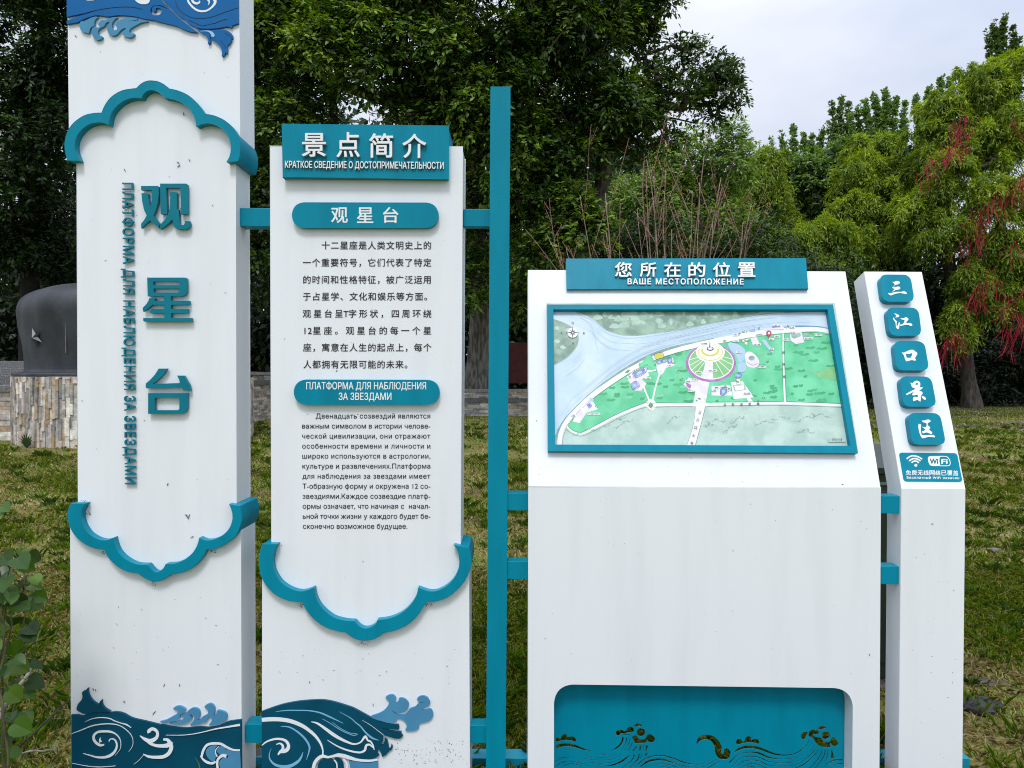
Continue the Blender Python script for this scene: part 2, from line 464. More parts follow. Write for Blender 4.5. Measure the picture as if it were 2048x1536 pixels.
def blob(u0, u1, v0, v1, z, seed, n=48):
    """ragged strip of ground between image rows v0 and v1"""
    r = random.Random(seed); out = []
    for k in range(n + 1):
        u = u0 + (u1 - u0) * k / n; D = (1.6 - z) * FPX / (v1 + r.uniform(-2.5, 2.5) - HZ); out.append(((u - CX) / FPX * D, D - 2.7, z))
    for k in range(n, -1, -1):
        u = u0 + (u1 - u0) * k / n; D = (1.6 - z) * FPX / (v0 + r.uniform(-2, 2) - HZ); out.append(((u - CX) / FPX * D, D - 2.7, z))
    m_ = MB(); m_.add(out, [tuple(range(len(out)))]); return m_
kind(blob(1500, 3200, 816, 829, 0.004, 3).build('mud_track', M_MUD), 'structure')
kind(blob(1500, 3200, 838, 851, 0.004, 4).build('mud_track', M_MUD), 'structure')
M_BARE = mat('bare_earth', (0.085, 0.075, 0.055), 0.95, 0.5, 1.5, 0.6, 15)
kind(blob(1500, 3600, 798, 817, 0.002, 8).build('bare_ground', M_BARE), 'structure')
kind(blob(1905, 2500, 821.5, 826, 0.010, 5).build('puddle', M_PUDDLE), 'structure')
kind(blob(1960, 2350, 842, 846, 0.010, 6).build('puddle', M_PUDDLE), 'structure')

M_STONE = tint_mat('ledge_stone', 0.85, 9, 0.4, 0.6, 25)
M_COPING = mat('coping_granite', (0.20, 0.20, 0.205), 0.85, 0.55, 30, 0.7, 30)
M_COPLIGHT = mat('coping_light', (0.36, 0.36, 0.37), 0.8, 0.35, 10, 0.3, 30)
PAL = [(0.546, 0.481, 0.403), (0.442, 0.403, 0.364), (0.65, 0.598, 0.52), (0.364, 0.351, 0.325), (0.494, 0.377, 0.26), (0.585, 0.507, 0.468), (0.286, 0.273, 0.26), (0.7, 0.676, 0.624)]

def stone_rows(m_, p0, p1, z0, z1, nrm, row=0.075, lmin=0.25, lmax=0.7):
    """stacked ledge stone between p0 and p1 (plan points), faces pushed out along nrm"""
    p0 = np.array(p0, float); p1 = np.array(p1, float); L = np.linalg.norm(p1 - p0); d = (p1 - p0) / L; nn = np.array(nrm, float)
    z = z0
    while z < z1 - 0.02:
        h = min(random.uniform(0.7, 1.3) * row, z1 - z)
        s = 0.0
        while s < L - 0.02:
            l = min(random.uniform(lmin, lmax), L - s); dep = random.uniform(0.015, 0.05)
            a = p0 + d * (s + 0.003); b_ = p0 + d * (s + l - 0.003)
            q = [(*(a), z + .002), (*(b_), z + .002), (*(b_), z + h - .002), (*(a), z + h - .002)]
            f = [(*(a + nn * dep), z + .002), (*(b_ + nn * dep), z + .002), (*(b_ + nn * dep), z + h - .002), (*(a + nn * dep), z + h - .002)]
            c = random.choice(PAL); k = random.uniform(0.8, 1.2)
            m_.add(q + f, [(4, 5, 6, 7), (0, 1, 5, 4), (1, 2, 6, 5), (2, 3, 7, 6), (3, 0, 4, 7)], 0, tuple(x * k for x in c))
            s += l
        z += h

def ledge_wall(name, label, p0, p1, zl, zt, nrm, thick=0.45):
    """low wall: stone face, dark ledge coping, set back stone band, light top coping"""
    p0 = np.array(p0, float); p1 = np.array(p1, float); nn = np.array(nrm, float)
    t = thing(name, label, 'wall', (*((p0 + p1) / 2), 0))
    def slab(nm, a, b_, z0, z1, m, bev=0.01):
        k = MB(); A, B = p0 + nn * a, p1 + nn * a; A2, B2 = p0 + nn * b_, p1 + nn * b_
        k.add([(*A, z0), (*B, z0), (*B2, z0), (*A2, z0), (*A, z1), (*B, z1), (*B2, z1), (*A2, z1)],
              [(0, 3, 2, 1), (4, 5, 6, 7), (0, 1, 5, 4), (1, 2, 6, 5), (2, 3, 7, 6), (3, 0, 4, 7)])
        k.build(nm, m, t)
    slab('core', -thick, 0, 0, zl - 0.16, M_COPING)
    m_ = MB(); stone_rows(m_, p0, p1, 0.0, zl - 0.162, nn); m_.build('stone_face', M_STONE, t)
    slab('ledge', -thick, 0.09, zl - 0.16, zl, M_COPING)
    slab('upper_core', -thick, -0.14, zl + .001, zt - 0.11, M_COPING)
    m_ = MB(); stone_rows(m_, p0 - nn * 0.14, p1 - nn * 0.14, zl + .001, zt - 0.112, nn); m_.build('upper_band', M_STONE, t)
    slab('coping', -thick - .03, -0.05, zt - 0.11, zt, M_COPLIGHT)
    return t

def gx(u, D): return (u - CX) / FPX * D
ledge_wall('terrace_wall', 'long low stone wall with pale coping running across behind the teal post', (-9.2, 26.3), (3.0, 26.9), 0.74, 1.11, (0.05, -1))
ledge_wall('terrace_wall', 'taller stone wall running away from the camera, seen between the two white pillars', (-9.0, 18.6), (-9.25, 26.0), 1.45, 1.76, (1, 0.0))
# front-left wall beside the monument
t = thing('garden_wall', 'low grey stone wall with rough dark coping left of the monument plinth', 'wall', (-13.2, 14.6, 0))
mb = MB(); mb.box((-20, 14.65, 0), (-11.15, 15.2, 1.18)); mb.build('core', M_COPING, t)
mb = MB(); stone_rows(mb, (-20, 14.65), (-11.15, 14.65), 0, 1.18, (0, -1), 0.13, 0.5, 1.3); mb.build('stone_face', M_STONE, t)
mb = MB(); mb.box((-20, 14.52, 1.182), (-11.1, 15.25, 1.35)); mb.build('coping', M_COPING, t, 0.015)
# dark steps climbing behind that wall
t = thing('stone_steps', 'three dark granite steps rising behind the low grey wall', 'steps', (-14, 17, 0))
for k, (y0, z1) in enumerate([(16.2, 1.58), (16.9, 1.79), (17.6, 2.0)]):
    mb = MB(); mb.box((-24, y0, 0.0), (-11.6, y0 + 0.698, z1)); mb.build('step', M_COPING, t, 0.012)
# raised ground behind the walls
mb = MB()
mb.box((-70, 27.35, 0.0), (3.2, 120, 1.0)); mb.box((-70, 18.3, 0.0), (-9.75, 27.34, 1.4))
kind(mb.build('terrace', M_FLOOR), 'structure')

# ------------------------------------------------------------------ bronze hat monument on a stone plinth
MX, MY, MR = -9.52, 15.5, 2.60
HK = 2.60 / 2.42
def monument():
    t = thing('hat_monument', 'big dark bronze hat shaped monument on a round stone plinth behind the tall pillar', 'monument', (MX, MY, 0))
    mb = MB(); N = 96
    mb.add([(MX + (MR + .08) * math.cos(a), MY + (MR + .08) * math.sin(a), z) for z in (0, 1.58) for a in np.linspace(0, 2 * math.pi, N, False)],
           [(i, (i + 1) % N, N + (i + 1) % N, N + i) for i in range(N)] + [tuple(range(N, 2 * N))])
    mb.build('plinth_core', M_COPING, t)
    mb = MB(); R = MR + 0.09; a = 0.0
    while a < 2 * math.pi - 0.01:
        w = min(random.uniform(0.055, 0.11) / R, 2 * math.pi - a); z = 0.0
        while z < 1.56:
            h = min(random.uniform(0.14, 0.6), 1.565 - z); dp = random.uniform(0.0, 0.05)
            A = [(MX + r * math.cos(q), MY + r * math.sin(q), zz) for r in (R - 0.02, R + dp) for zz in (z + .003, z + h - .003) for q in (a + .0012, a + w - .0012)]
            c = random.choice(PAL + [(0.5, 0.47, 0.43), (0.36, 0.27, 0.15)]); k = random.uniform(0.85, 1.25)
            mb.add(A, [(4, 5, 7, 6), (0, 4, 6, 2), (5, 1, 3, 7), (0, 1, 5, 4), (2, 6, 7, 3)], 0, tuple(x * k for x in c))
            z += h
        a += w
    mb.build('stone_cladding', M_STONE, t)
    m_br = mat('dark_bronze', (0.022, 0.026, 0.033), 0.55, 0, 1.9, 0.6, 9, (1, 1, 0.55), spec=0.4, col2=(0.045, 0.049, 0.057), lo=0.36, hi=0.60, detail=9)
    prof = [(2.50, 1.565), (2.50, 1.64), (2.38, 1.66), (2.30, 1.68), (2.275, 1.74), (2.29, 2.0), (2.34, 2.4), (2.39, 2.75), (2.42, 2.98), (2.40, 3.14), (2.32, 3.28), (2.14, 3.42), (1.78, 3.55), (1.25, 3.62), (0.7, 3.67), (0.0, 3.69)]
    prof = [(r * HK if r > 2.0 or z > 3 else r, z if z < 1.7 else 1.7 + (z - 1.7) * 1.09) for r, z in prof]
    ps = smooth(prof, 3, False)
    mb = MB(); q = len(ps)
    mb.add([(MX + r * math.cos(a) * (1 + 0.012 * math.sin(5 * a + z) + 0.008 * math.sin(11 * a + 3.1 * z) * math.sin(4 * z) + 0.006 * math.sin(23 * a - 5 * z)), MY + r * math.sin(a) * (1 + 0.010 * math.sin(7 * a + 2.3 * z)), z) for r, z in ps for a in np.linspace(0, 2 * math.pi, N, False)],
           [(k * N + i, k * N + (i + 1) % N, (k + 1) * N + (i + 1) % N, (k + 1) * N + i) for k in range(q - 1) for i in range(N)])
    mb.build('bronze_hat', m_br, t, 0, True)
    # seam, and a raised star facing the lawn
    def on_hat(u, v):
        d = ray(u, v); lo = None
        for D in np.arange(12.0, 19.0, 0.004):
            p = CAM + d * D; r = np.interp(p[2], [z for _, z in ps], [r_ for r_, _ in ps])
            if math.hypot(p[0] - MX, p[1] - MY) < r: return p
        return CAM + d * 17
    mb = MB(); q_ = [on_hat(132 + .3 * math.sin(v), v) for v in range(586, 712, 6)]
    mb.tube([p + np.array([0, -0.006, 0]) for p in q_], 0.013, 5)
    mb.build('weld_seam', mat('seam_metal', (0.20, 0.205, 0.21), 0.5, 0.3, 8), t)
    c0 = on_hat(73, 675); en = c0 - np.array([MX, MY, c0[2] + .3]); en /= np.linalg.norm(en)
    ex = np.cross(np.array([0, 0, 1.0]), en); ex /= np.linalg.norm(ex); ez = np.cross(en, ex)
    mb = MB(); V = [c0 + en * 0.10]
    for k in range(10):
        q = math.pi / 2 + k * math.pi / 5 + 0.45; rr = 0.24 if k % 2 == 0 else 0.075
        V.append(c0 + ex * rr * math.cos(q) + ez * rr * math.sin(q) + en * 0.01)
    mb.add(V, [(0, 1 + k, 1 + (k + 1) % 10) for k in range(10)])
    mb.build('star_badge', mat('star_metal', (0.10, 0.105, 0.115), 0.45, 0.2, 9, metal=0.2), t)
monument()

# dark red board under the trees
t = thing('red_board', 'dark red wooden board standing on the terrace under the big tree', 'board', (0.35, 31, 1.0))
M_RED = mat('dark_red_paint', (0.09, 0.008, 0.010), 0.6, 0.4, 3, 0.2, 20)
mb = MB(); mb.box((-0.28, 31.0, 1.32), (1.5, 31.06, 3.25)); mb.build('panel', M_RED, t, 0.01)
for x in (-0.24, 1.42):
    mb = MB(); mb.box((x, 31.062, 1.0), (x + 0.08, 31.14, 3.25)); mb.build('leg', M_RED, t)
mb = MB()
for k in range(9):
    z = 1.5 + k * 0.2
    mb.add([(-0.24 + 0.018 * math.cos(q), 30.99, z + 0.018 * math.sin(q)) for q in np.linspace(0, 6.28, 8, False)] + [(-0.24, 30.975, z)], [(i, (i + 1) % 8, 8) for i in range(8)])
kind(mb.build('studs', mat('stud_brass', (0.3, 0.22, 0.1), 0.5), t), 'stuff')

# ------------------------------------------------------------------ sign faces
V0 = Frame((0, 0, 0), (1, 0, 0), (0, 0, 1))                      # vertical fronts, y = 0
ZH = 1.6 - (974 - HZ) / FPX * 2.7
LEAN = math.radians(19.2)
T0 = Frame((0, 0, ZH), (1, 0, 0), (0, math.sin(LEAN), math.cos(LEAN)))   # leaning fronts
PD = 0.150                                                        # depth of the white pillars
def specks(t, F, box, n, seed, off=0.0015, extra=()):
    """little leaf bits and insects stuck on the white paint"""
    r = random.Random(seed); mb = MB()
    for k in range(n):
        u, v = r.uniform(box[0], box[2]), r.uniform(box[1], box[3]); a = r.uniform(0, 3.2); l = r.choice([.6, .7, .9, 2.0]) * r.uniform(.7, 1.3); w = r.uniform(.25, .55)
        c, s = math.cos(a), math.sin(a)
        mb.plate(F, [[(u - c*l, v - s*l), (u + s*w, v - c*w), (u + c*l, v + s*l), (u - s*w, v + c*w)]], off, 0.001)
    for (u, v, l, a) in extra:
        c, s = math.cos(a), math.sin(a); w = 0.9
        mb.plate(F, [[(u - c*l, v - s*l), (u + s*w, v - c*w), (u + c*l, v + s*l), (u - s*w*.5, v + c*w*.6)]], off + .001, 0.002)
    kind(mb.build('dirt_specks', M_DIRT, t), 'stuff')

# ================= tall pillar
S = 540 / 2048
t = thing('sign_pillar', 'tall white pillar sign with blue waves on top and teal vertical lettering', 'sign', (-1.37, 0.075, 0))
def z1(p): return Z(0, 0, 1 / S, p)
mb = MB()
mb.plate(V0, [[(132.5, -240), (477, -240), (480.5, 285), (462, 262), (432, 242), (408, 240), (383, 205), (352, 186), (330, 184), (305, 170), (283, 184), (250, 190), (220, 208), (208, 240), (180, 240), (150, 262), (138, 285)]], 0, PD)
mb.plate(V0, [[(140, 1012), (150, 1050), (175, 1080), (212, 1094), (232, 1125), (262, 1144), (290, 1150), (310, 1158), (332, 1150), (368, 1138), (392, 1118), (408, 1094), (440, 1086), (466, 1062), (482, 1012), (483.5, 1612), (142.5, 1612)]], 0, PD)
mb.build('body', M_WHITE, t)
mb = MB(); mb.plate(V0, [[(152.8, 177), (470.3, 177), (472.5, 1151), (157.3, 1151)]], -0.003, PD - 0.006)
mb.build('centre_panel', M_WHITE, t, 0.002)
fo = [(510,1217),(494,1150),(490,1080),(510,1000),(560,930),(640,875),(720,857),(770,855)]
f2 = [(770,855),(800,790),(850,730),(930,685),(1035,668)]; f3 = [(1035,668),(1070,635),(1110,615),(1150,611),(1200,618),(1245,640),(1285,672)]
f4 = [(1285,672),(1360,690),(1440,730),(1510,800),(1555,865)]; f5 = [(1555,865),(1620,875),(1700,910),(1770,970),(1810,1040),(1823,1110),(1818,1180),(1803,1230)]
g1 = [(1718,1230),(1740,1190),(1752,1130),(1745,1070),(1715,1010),(1660,960),(1600,938),(1540,940),(1490,960)]
g2 = [(1490,960),(1485,920),(1460,860),(1420,810),(1350,765),(1280,745),(1245,740)]; g3 = [(1245,740),(1220,712),(1190,693),(1150,682),(1110,695),(1085,720),(1075,742)]
g4 = [(1075,742),(1000,742),(930,770),(880,810),(840,870),(825,945)]; g5 = [(825,945),(770,928),(700,935),(640,965),(590,1020),(568,1080),(570,1140),(600,1217)]
def arcs(*ls):
    out = []
    for l in ls: out += smooth(l, 4, False)[:-1] if l is not ls[-1] else smooth(l, 4, False)
    r = [out[0]]
    for p in out[1:]:
        if math.hypot(p[0]-r[-1][0], p[1]-r[-1][1]) > 1e-3: r.append(p)
    return r
mb = MB(); mb.plate(V0, [z1(arcs(fo, f2, f3, f4, f5, g1, g2, g3, g4, g5))], 0.028, PD + 0.034)
mb.build('cloud_moulding', M_TEAL, t, 0.0018)
def z2(p): return Z(0, 760, 1 / S, p)
ho = [(535,935),(515,990),(512,1040),(530,1120),(575,1190),(640,1245),(720,1280),(790,1288)]; h2 = [(790,1288),(815,1340),(870,1400),(950,1450),(1050,1470)]
h3 = [(1050,1470),(1090,1500),(1140,1525),(1185,1530),(1240,1515),(1300,1475)]; h4 = [(1300,1475),(1400,1455),(1480,1410),(1540,1340),(1565,1288)]
h5 = [(1565,1288),(1640,1280),(1720,1240),(1790,1180),(1825,1100),(1835,1030),(1817,938)]
k1 = [(1735,940),(1755,990),(1762,1050),(1740,1120),(1690,1175),(1620,1208),(1560,1215),(1510,1195)]; k2 = [(1510,1195),(1495,1250),(1460,1310),(1400,1360),(1330,1390),(1255,1395)]
k3 = [(1255,1395),(1235,1430),(1200,1455),(1165,1450),(1120,1400)]; k4 = [(1120,1400),(1030,1395),(950,1355),(895,1300),(870,1240),(860,1195)]
k5 = [(860,1195),(800,1215),(740,1205),(680,1170),(640,1120),(615,1050),(620,990),(650,935)]
mb = MB(); mb.plate(V0, [z2(arcs(ho, h2, h3, h4, h5, k1, k2, k3, k4, k5))], 0.028, PD + 0.034)
mb.build('cloud_moulding', M_TEAL, t, 0.0018)
# blue waves at the top
A = lambda p: Z(130, 0, 11.378, p)
B = lambda p: Z(300, 0, 11.378, p)
mb = MB()
up = A([(38,-700),(38,380)]) + smooth(A([(38,380),(380,310),(700,235),(560,292),(300,370),(38,470)]), 3, False)[1:] \
   + A([(38,545),(280,505)]) + smooth(A([(280,505),(480,410),(700,350),(850,355),(980,375),(1200,345),(1400,350),(1600,375),(1800,425),(2048,460)]), 3, False)[1:] \
   + smooth(B([(150,478),(400,540),(600,590),(750,660),(900,715),(1080,735)]), 3, False) + smooth(B([(1060,715),(900,600),(700,440),(550,310),(430,190),(330,80),(255,0),(160,-140),(100,-400),(90,-700)]), 3, False)
hole1 = B([(30,300),(10,260),(15,200),(60,140),(150,115),(250,125),(340,160),(400,205),(300,165),(200,130),(110,130),(50,170),(40,215),(70,260),(110,265),(135,230),(130,190),(180,180),(240,200),(268,250),(240,310),(170,345),(90,340)])
mb.plate(V0, [up, smooth(hole1, 3)], 0.010, 0.0105)
ri = smooth(B([(140,-700),(150,-400),(200,-140),(310,20),(420,130),(520,240),(620,330),(700,392),(760,428),(790,446)]), 3, False) \
   + smooth(B([(800,455),(880,540),(1000,600),(1130,645),(1400,650),(1600,630),(1760,600),(1850,635)]), 3, False) + B([(1880,570),(2012,530),(2004,-700)])
hole2 = B([(850,-60),(860,20),(920,110),(1020,200),(1150,235),(1290,230),(1400,170),(1450,90),(1440,20),(1410,-40),(1470,-30),(1512,30),(1500,110),(1420,200),(1300,262),(1150,275),(1010,235),(910,140),(860,50)])
hole3 = B([(930,-20),(960,40),(1020,80),(1090,85),(1140,50),(1130,10),(1090,60),(1040,60),(1000,20),(980,-20)])
mb.plate(V0, [ri], 0.010, 0.0105)
mb.plate(V0, [smooth(B([(1060,650),(1200,690),(1400,690),(1560,675),(1700,680),(1800,720),(1870,780),(1880,860),(1845,885),(1850,920),(1820,980),(1755,1045),(1765,1130),(1745,1215),(1715,1195),(1700,1240),(1650,1285),(1630,1265),(1640,1200),(1620,1100),(1570,1020),(1480,940),(1400,870),(1350,800),(1375,900),(1375,960),(1340,1000),(1315,990),(1325,930),(1300,850),(1250,790),(1170,745)]), 3)], 0.010, 0.0105)
mb.build('wave_relief', M_WAVEBLUE, t)
mb = MB()
mb.plate(V0, [smooth(A([(330,560),(350,500),(400,475),(430,490),(500,450),(600,400),(700,375),(745,395),(690,440),(665,510),(662,580),(630,600),(570,650),(545,745),(480,745),(400,720),(340,650)]), 3)], 0.010, 0.0105)
mb.plate(V0, [smooth(A([(690,600),(730,625),(790,610),(760,580),(755,545),(800,480),(850,450),(900,465),(1000,420),(1100,390),(1190,395),(1130,440),(1075,520),(1065,600),(1085,660),(1130,685),(1180,670),(1200,640),(1160,600),(1150,560),(1200,490),(1300,430),(1450,400),(1600,410),(1650,440),(1500,475),(1440,490),(1600,470),(1750,460),(1885,485),(1740,510),(1600,580),(1500,640),(1460,700),(1470,740),(1510,765),(1570,755),(1575,790),(1520,840),(1440,850),(1350,820),(1305,770),(1320,720),(1390,640),(1320,650),(1260,690),(1180,780),(1100,810),(1030,790),(970,720),(955,620),(990,540),(1010,495),(930,520),(890,590),(800,640),(750,700),(750,760),(790,810),(850,830),(830,880),(760,910),(690,895),(630,820),(605,720),(620,640)]), 3)], 0.010, 0.0105)
mb.build('foam_relief', M_WAVELIGHT, t)
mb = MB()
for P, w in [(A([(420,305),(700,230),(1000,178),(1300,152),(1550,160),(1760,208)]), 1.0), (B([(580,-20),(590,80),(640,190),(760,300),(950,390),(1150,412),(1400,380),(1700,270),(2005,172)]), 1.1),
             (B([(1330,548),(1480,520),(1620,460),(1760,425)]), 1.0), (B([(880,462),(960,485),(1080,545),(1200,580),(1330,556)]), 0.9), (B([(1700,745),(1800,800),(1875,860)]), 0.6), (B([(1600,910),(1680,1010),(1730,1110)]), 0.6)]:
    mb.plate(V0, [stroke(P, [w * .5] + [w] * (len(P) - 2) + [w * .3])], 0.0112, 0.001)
mb.build('wave_groove_shade', M_NAVY, t)  # navy strokes painted on the plates as shade of the cut lines
mb = MB()
mb.plate(V0, [stroke(B([(1140,710),(1300,705),(1390,740),(1430,800),(1425,840)]), [.5, 2, 5, 7, 4])], 0.0116, 0.001)
mb.build('wave_highlight', mat('pale_blue_line', (0.28, 0.55, 0.80), 0.45), t)
mb = MB()
mb.plate(V0, [smooth(A([(1595,-40),(1620,30),(1700,80),(1800,95),(1890,75),(1925,20),(1900,-40)]), 3)], 0.0112, 0.001)
mb.plate(V0, [smooth(A([(430,-40),(480,5),(580,10),(670,2),(720,-40)]), 3)], 0.0112, 0.001)
mb.plate(V0, [stroke(B([(850,-40),(880,50),(960,150),(1060,225),(1170,255),(1290,240),(1400,170),(1470,80),(1480,20),(1440,-40)]), [3, 4, 4, 4, 4, 3.4, 3.6, 5, 6, 5])], 0.0112, 0.001)
mb.plate(V0, [stroke(B([(945,-30),(985,45),(1060,78),(1120,55),(1125,15)]), [3, 5, 4.5, 3.5, 2])], 0.0114, 0.001)
mb.plate(V0, [stroke(B([(1310,-20),(1345,30),(1340,80),(1320,115)]), [5, 3, 2, .6])], 0.0112, 0.001)
mb.build('wave_openings', M_WHITE, t)
# big characters
G = lambda p: Z(270, 355, 12.8, p)
mb = MB()
mb.plate(V0, [G([(155,215),(580,215),(604,235),(606,450),(580,650),(530,830),(472,970),(545,1070),(628,1180),(612,1295),(500,1200),(375,1095),(270,1190),(160,1300),(153,1185),(230,1090),(300,970),(230,830),(180,600),(165,400),(305,400),(328,420),(345,550),(385,760),(420,600),(435,450),(435,322),(155,322)])], 0.016, 0.0135)
mb.plate(V0, [G([(640,155),(1310,155),(1340,180),(1345,935),(1175,935),(1165,265),(797,265),(822,935),(657,935)])], 0.016, 0.0135)
mb.plate(V0, [G([(900,370),(1045,370),(1070,395),(1070,800),(1120,815),(1130,1150),(1150,1200),(1190,1222),(1250,1210),(1275,1165),(1275,1115),(1400,1115),(1412,1200),(1380,1285),(1300,1325),(1090,1325),(1010,1270),(970,1180),(955,1070),(880,1150),(760,1250),(645,1325),(637,1215),(760,1080),(840,950),(888,800),(900,600)])], 0.016, 0.0135)
mb.build('raised_character', M_TEALLET, t)
G = lambda p: Z(270, 545, 12.8, p)
mb = MB()
mb.plate(V0, [G([(310,130),(1290,130),(1325,155),(1325,490),(1280,575),(1180,610),(915,610),(915,725),(1390,725),(1390,825),(920,825),(920,935),(1350,935),(1350,1040),(925,1040),(930,1165),(1455,1165),(1455,1258),(240,1258),(210,1235),(210,1165),(755,1165),(750,1040),(390,1040),(370,1015),(430,935),(745,935),(745,825),(440,825),(330,930),(205,1000),(195,905),(290,810),(345,720),(365,655),(512,655),(500,725),(745,725),(745,610),(325,610)]),
                  G([(470,232),(1140,232),(1140,325),(470,325)]), G([(475,410),(1140,410),(1140,480),(1100,512),(475,512)])], 0.016, 0.0135)
mb.build('raised_character', M_TEALLET, t)
G = lambda p: Z(270, 725, 12.8, p)
mb = MB()
mb.plate(V0, [G([(605,155),(828,155),(740,290),(600,430),(460,542),(700,540),(1150,525),(1130,440),(1075,335),(1255,335),(1330,470),(1390,570),(1422,725),(1240,720),(1205,635),(800,655),(310,665),(272,640),(275,540),(400,430),(500,320),(560,230)])], 0.016, 0.0135)
mb.plate(V0, [G([(335,785),(1340,785),(1338,1150),(1295,1270),(1180,1315),(335,1315)]), G([(505,900),(1135,900),(1135,1180),(1100,1222),(505,1222)])], 0.016, 0.0135)
mb.build('raised_character', M_TEALLET, t)
# vertical russian line, read from top to bottom
mb = MB(); sx = 'ПЛАТФОРМА ДЛЯ НАБЛЮДЕНИЯ ЗА ЗВЕЗДАМИ'
g = glyphs(sx, 0, 1.06); b0 = bbox(g); cy = bbox(glyphs('H'))[3]
mb.glyph(V0, g, lambda x, y: (244.3 + 5.6 * (x - b0[0]) / (b0[2] - b0[0]) + y / cy * 19.4, 365.5 + 603 * (x - b0[0]) / (b0[2] - b0[0])), 0.010, 0.0085, 0, None, 0.010)
mb.build('raised_lettering', M_TEALLET, t)
# waves at the foot
C = lambda p: Z(140, 1370, 9.2556, p)
Dd = lambda p: Z(310, 1370, 9.2556, p)
mb = MB()
mb.plate(V0, [smooth(C([(120,430),(150,350),(210,280),(230,220),(220,150),(250,110),(275,118),(330,55),(330,130),(360,220),(420,300),(520,372),(540,395),(535,340),(585,275),(587,340),(620,410),(700,470),(745,492),(700,505),(560,508),(400,512),(260,536),(180,500),(130,470)]), 3)], 0.010, 0.0105)
mb.plate(V0, [C([(22,552),(130,550),(215,577)]) + smooth(C([(300,545),(450,522),(700,520),(800,497),(900,502),(1000,530),(1150,610),(1400,670),(1666,735)]), 3, False) + smooth(Dd([(150,738),(300,770),(500,795),(700,787),(850,775),(1000,785),(1150,765),(1280,710),(1380,668)]), 3, False) + Dd([(1600,638),(1605,2200)]) + C([(25,2200)])], 0.008, 0.0085)
mb.build('wave_relief', M_WAVEDARK, t)
mb = MB()
mb.plate(V0, [smooth(Dd([(90,680),(200,650),(350,570),(400,540),(420,490),(400,462),(350,460),(340,430),(400,395),(470,395),(550,440),(555,480),(500,540),(460,557),(440,630),(300,680),(150,700)]), 3)], 0.010, 0.0105)
mb.plate(V0, [smooth(Dd([(470,570),(560,530),(620,470),(700,425),(780,440),(825,500),(825,580),(785,655),(830,650),(880,590),(960,550),(985,500),(970,460),(915,410),(960,360),(1030,345),(1085,390),(1105,460),(1088,570),(1130,540),(1150,475),(1230,480),(1310,520),(1335,590),(1310,650),(1270,680),(1180,720),(1090,750),(995,745),(1040,680),(1050,620),(1020,588),(985,605),(930,690),(880,697),(760,740),(645,745),(700,680),(730,610),(710,562),(660,542),(645,570),(680,600),(650,650),(560,710),(430,735),(260,715),(420,680),(560,620)]), 3)], 0.010, 0.0105)
mb.plate(V0, [smooth(Dd([(940,1270),(960,1180),(1040,1130),(1150,1120),(1110,1180),(1120,1250),(1160,1300),(1120,1360),(1090,1420),(1000,1370)]), 3)], 0.0125, 0.002)
mb.plate(V0, [smooth(Dd([(1140,1230),(1170,1160),(1250,1125),(1310,1160),(1300,1210),(1340,1190),(1450,1230),(1570,1232)]), 3, False) + smooth(Dd([(1575,1235),(1575,1990),(1300,1990),(1200,1520),(1190,1420),(1260,1350),(1340,1350),(1350,1310),(1290,1280),(1200,1290)]), 3, False)], 0.0125, 0.002)
mb.build('foam_relief', M_WAVELIGHT, t)
mb = MB()
def ws(F_, L, off=0.0105, th=0.002, k=1.0):
    for j, (P, w) in enumerate(L):
        mb.plate(F_, [stroke(P, [x * k for x in w])], off + j * 0.00025, th)
q = 1 / 9.2556
ws(V0, [(C([(270,690),(400,630),(560,605),(720,620),(830,670),(950,710),(1050,740),(1130,795)]), [3,10,14,14,12,12,22,3]),
        (C([(30,903),(200,840),(400,760),(600,725),(800,725),(950,770),(1080,870),(1150,970),(1165,1080),(1140,1160),(1085,1235)]), [8,16,18,16,14,10,8,8,8,8,5]),
        (C([(630,1108),(560,1118),(490,1080),(440,1010),(445,930),(510,875),(620,860),(750,870),(850,915),(920,1000),(940,1100),(920,1200),(830,1310)]), [25,40,45,45,45,40,38,32,18,14,10,8,5]),
        (C([(565,1060),(550,1010),(570,970)]), [50,25,3]),
        (C([(725,1045),(735,1010),(790,1000),(840,1035),(865,1110),(845,1200),(770,1290),(650,1338),(500,1340),(350,1300),(240,1270)]), [22,16,18,24,34,42,52,42,28,16,6]),
        (C([(1470,885),(1460,850),(1520,815),(1590,845),(1620,910),(1590,985),(1490,1040),(1390,1010),(1290,940)]), [66,62,55,48,50,64,78,56,5]),
        (C([(1400,1015),(1480,1085),(1600,1125),(1720,1130),(1810,1115),(1870,1050)]), [30,40,50,60,80,90]),
        (Dd([(150,1010),(230,1020),(285,1090),(300,1170),(250,1270),(150,1330),(0,1340),(-130,1325),(-220,1280)]), [30,50,62,70,70,60,50,38,5]),
        (C([(1370,1285),(1280,1390),(1180,1470)]), [7,7,4]),
        (Dd([(200,930),(500,930),(700,910),(900,870),(1100,820),(1300,785),(1570,740)]), [3,8,10,12,18,24,40]),
        (Dd([(860,1340),(890,1220),(960,1115),(1080,1085),(1220,1095),(1330,1155),(1450,1205),(1570,1210)]), [40,45,45,42,40,36,30,26]),
        (Dd([(835,1315),(900,1390),(980,1440),(1070,1450),(1120,1420)]), [8,35,45,40,30]),
        (Dd([(1165,1600),(1150,1450),(1170,1370),(1240,1310),(1320,1320)]), [40,40,45,55,60]),
        (Dd([(1150,1330),(1120,1260),(1130,1190),(1180,1140)]), [14,16,16,10]),
        (C([(40,1450),(300,1500),(550,1520),(840,1500)]), [4,8,10,6])], k=q)
mb.build('wave_lines', M_WHITE, t)
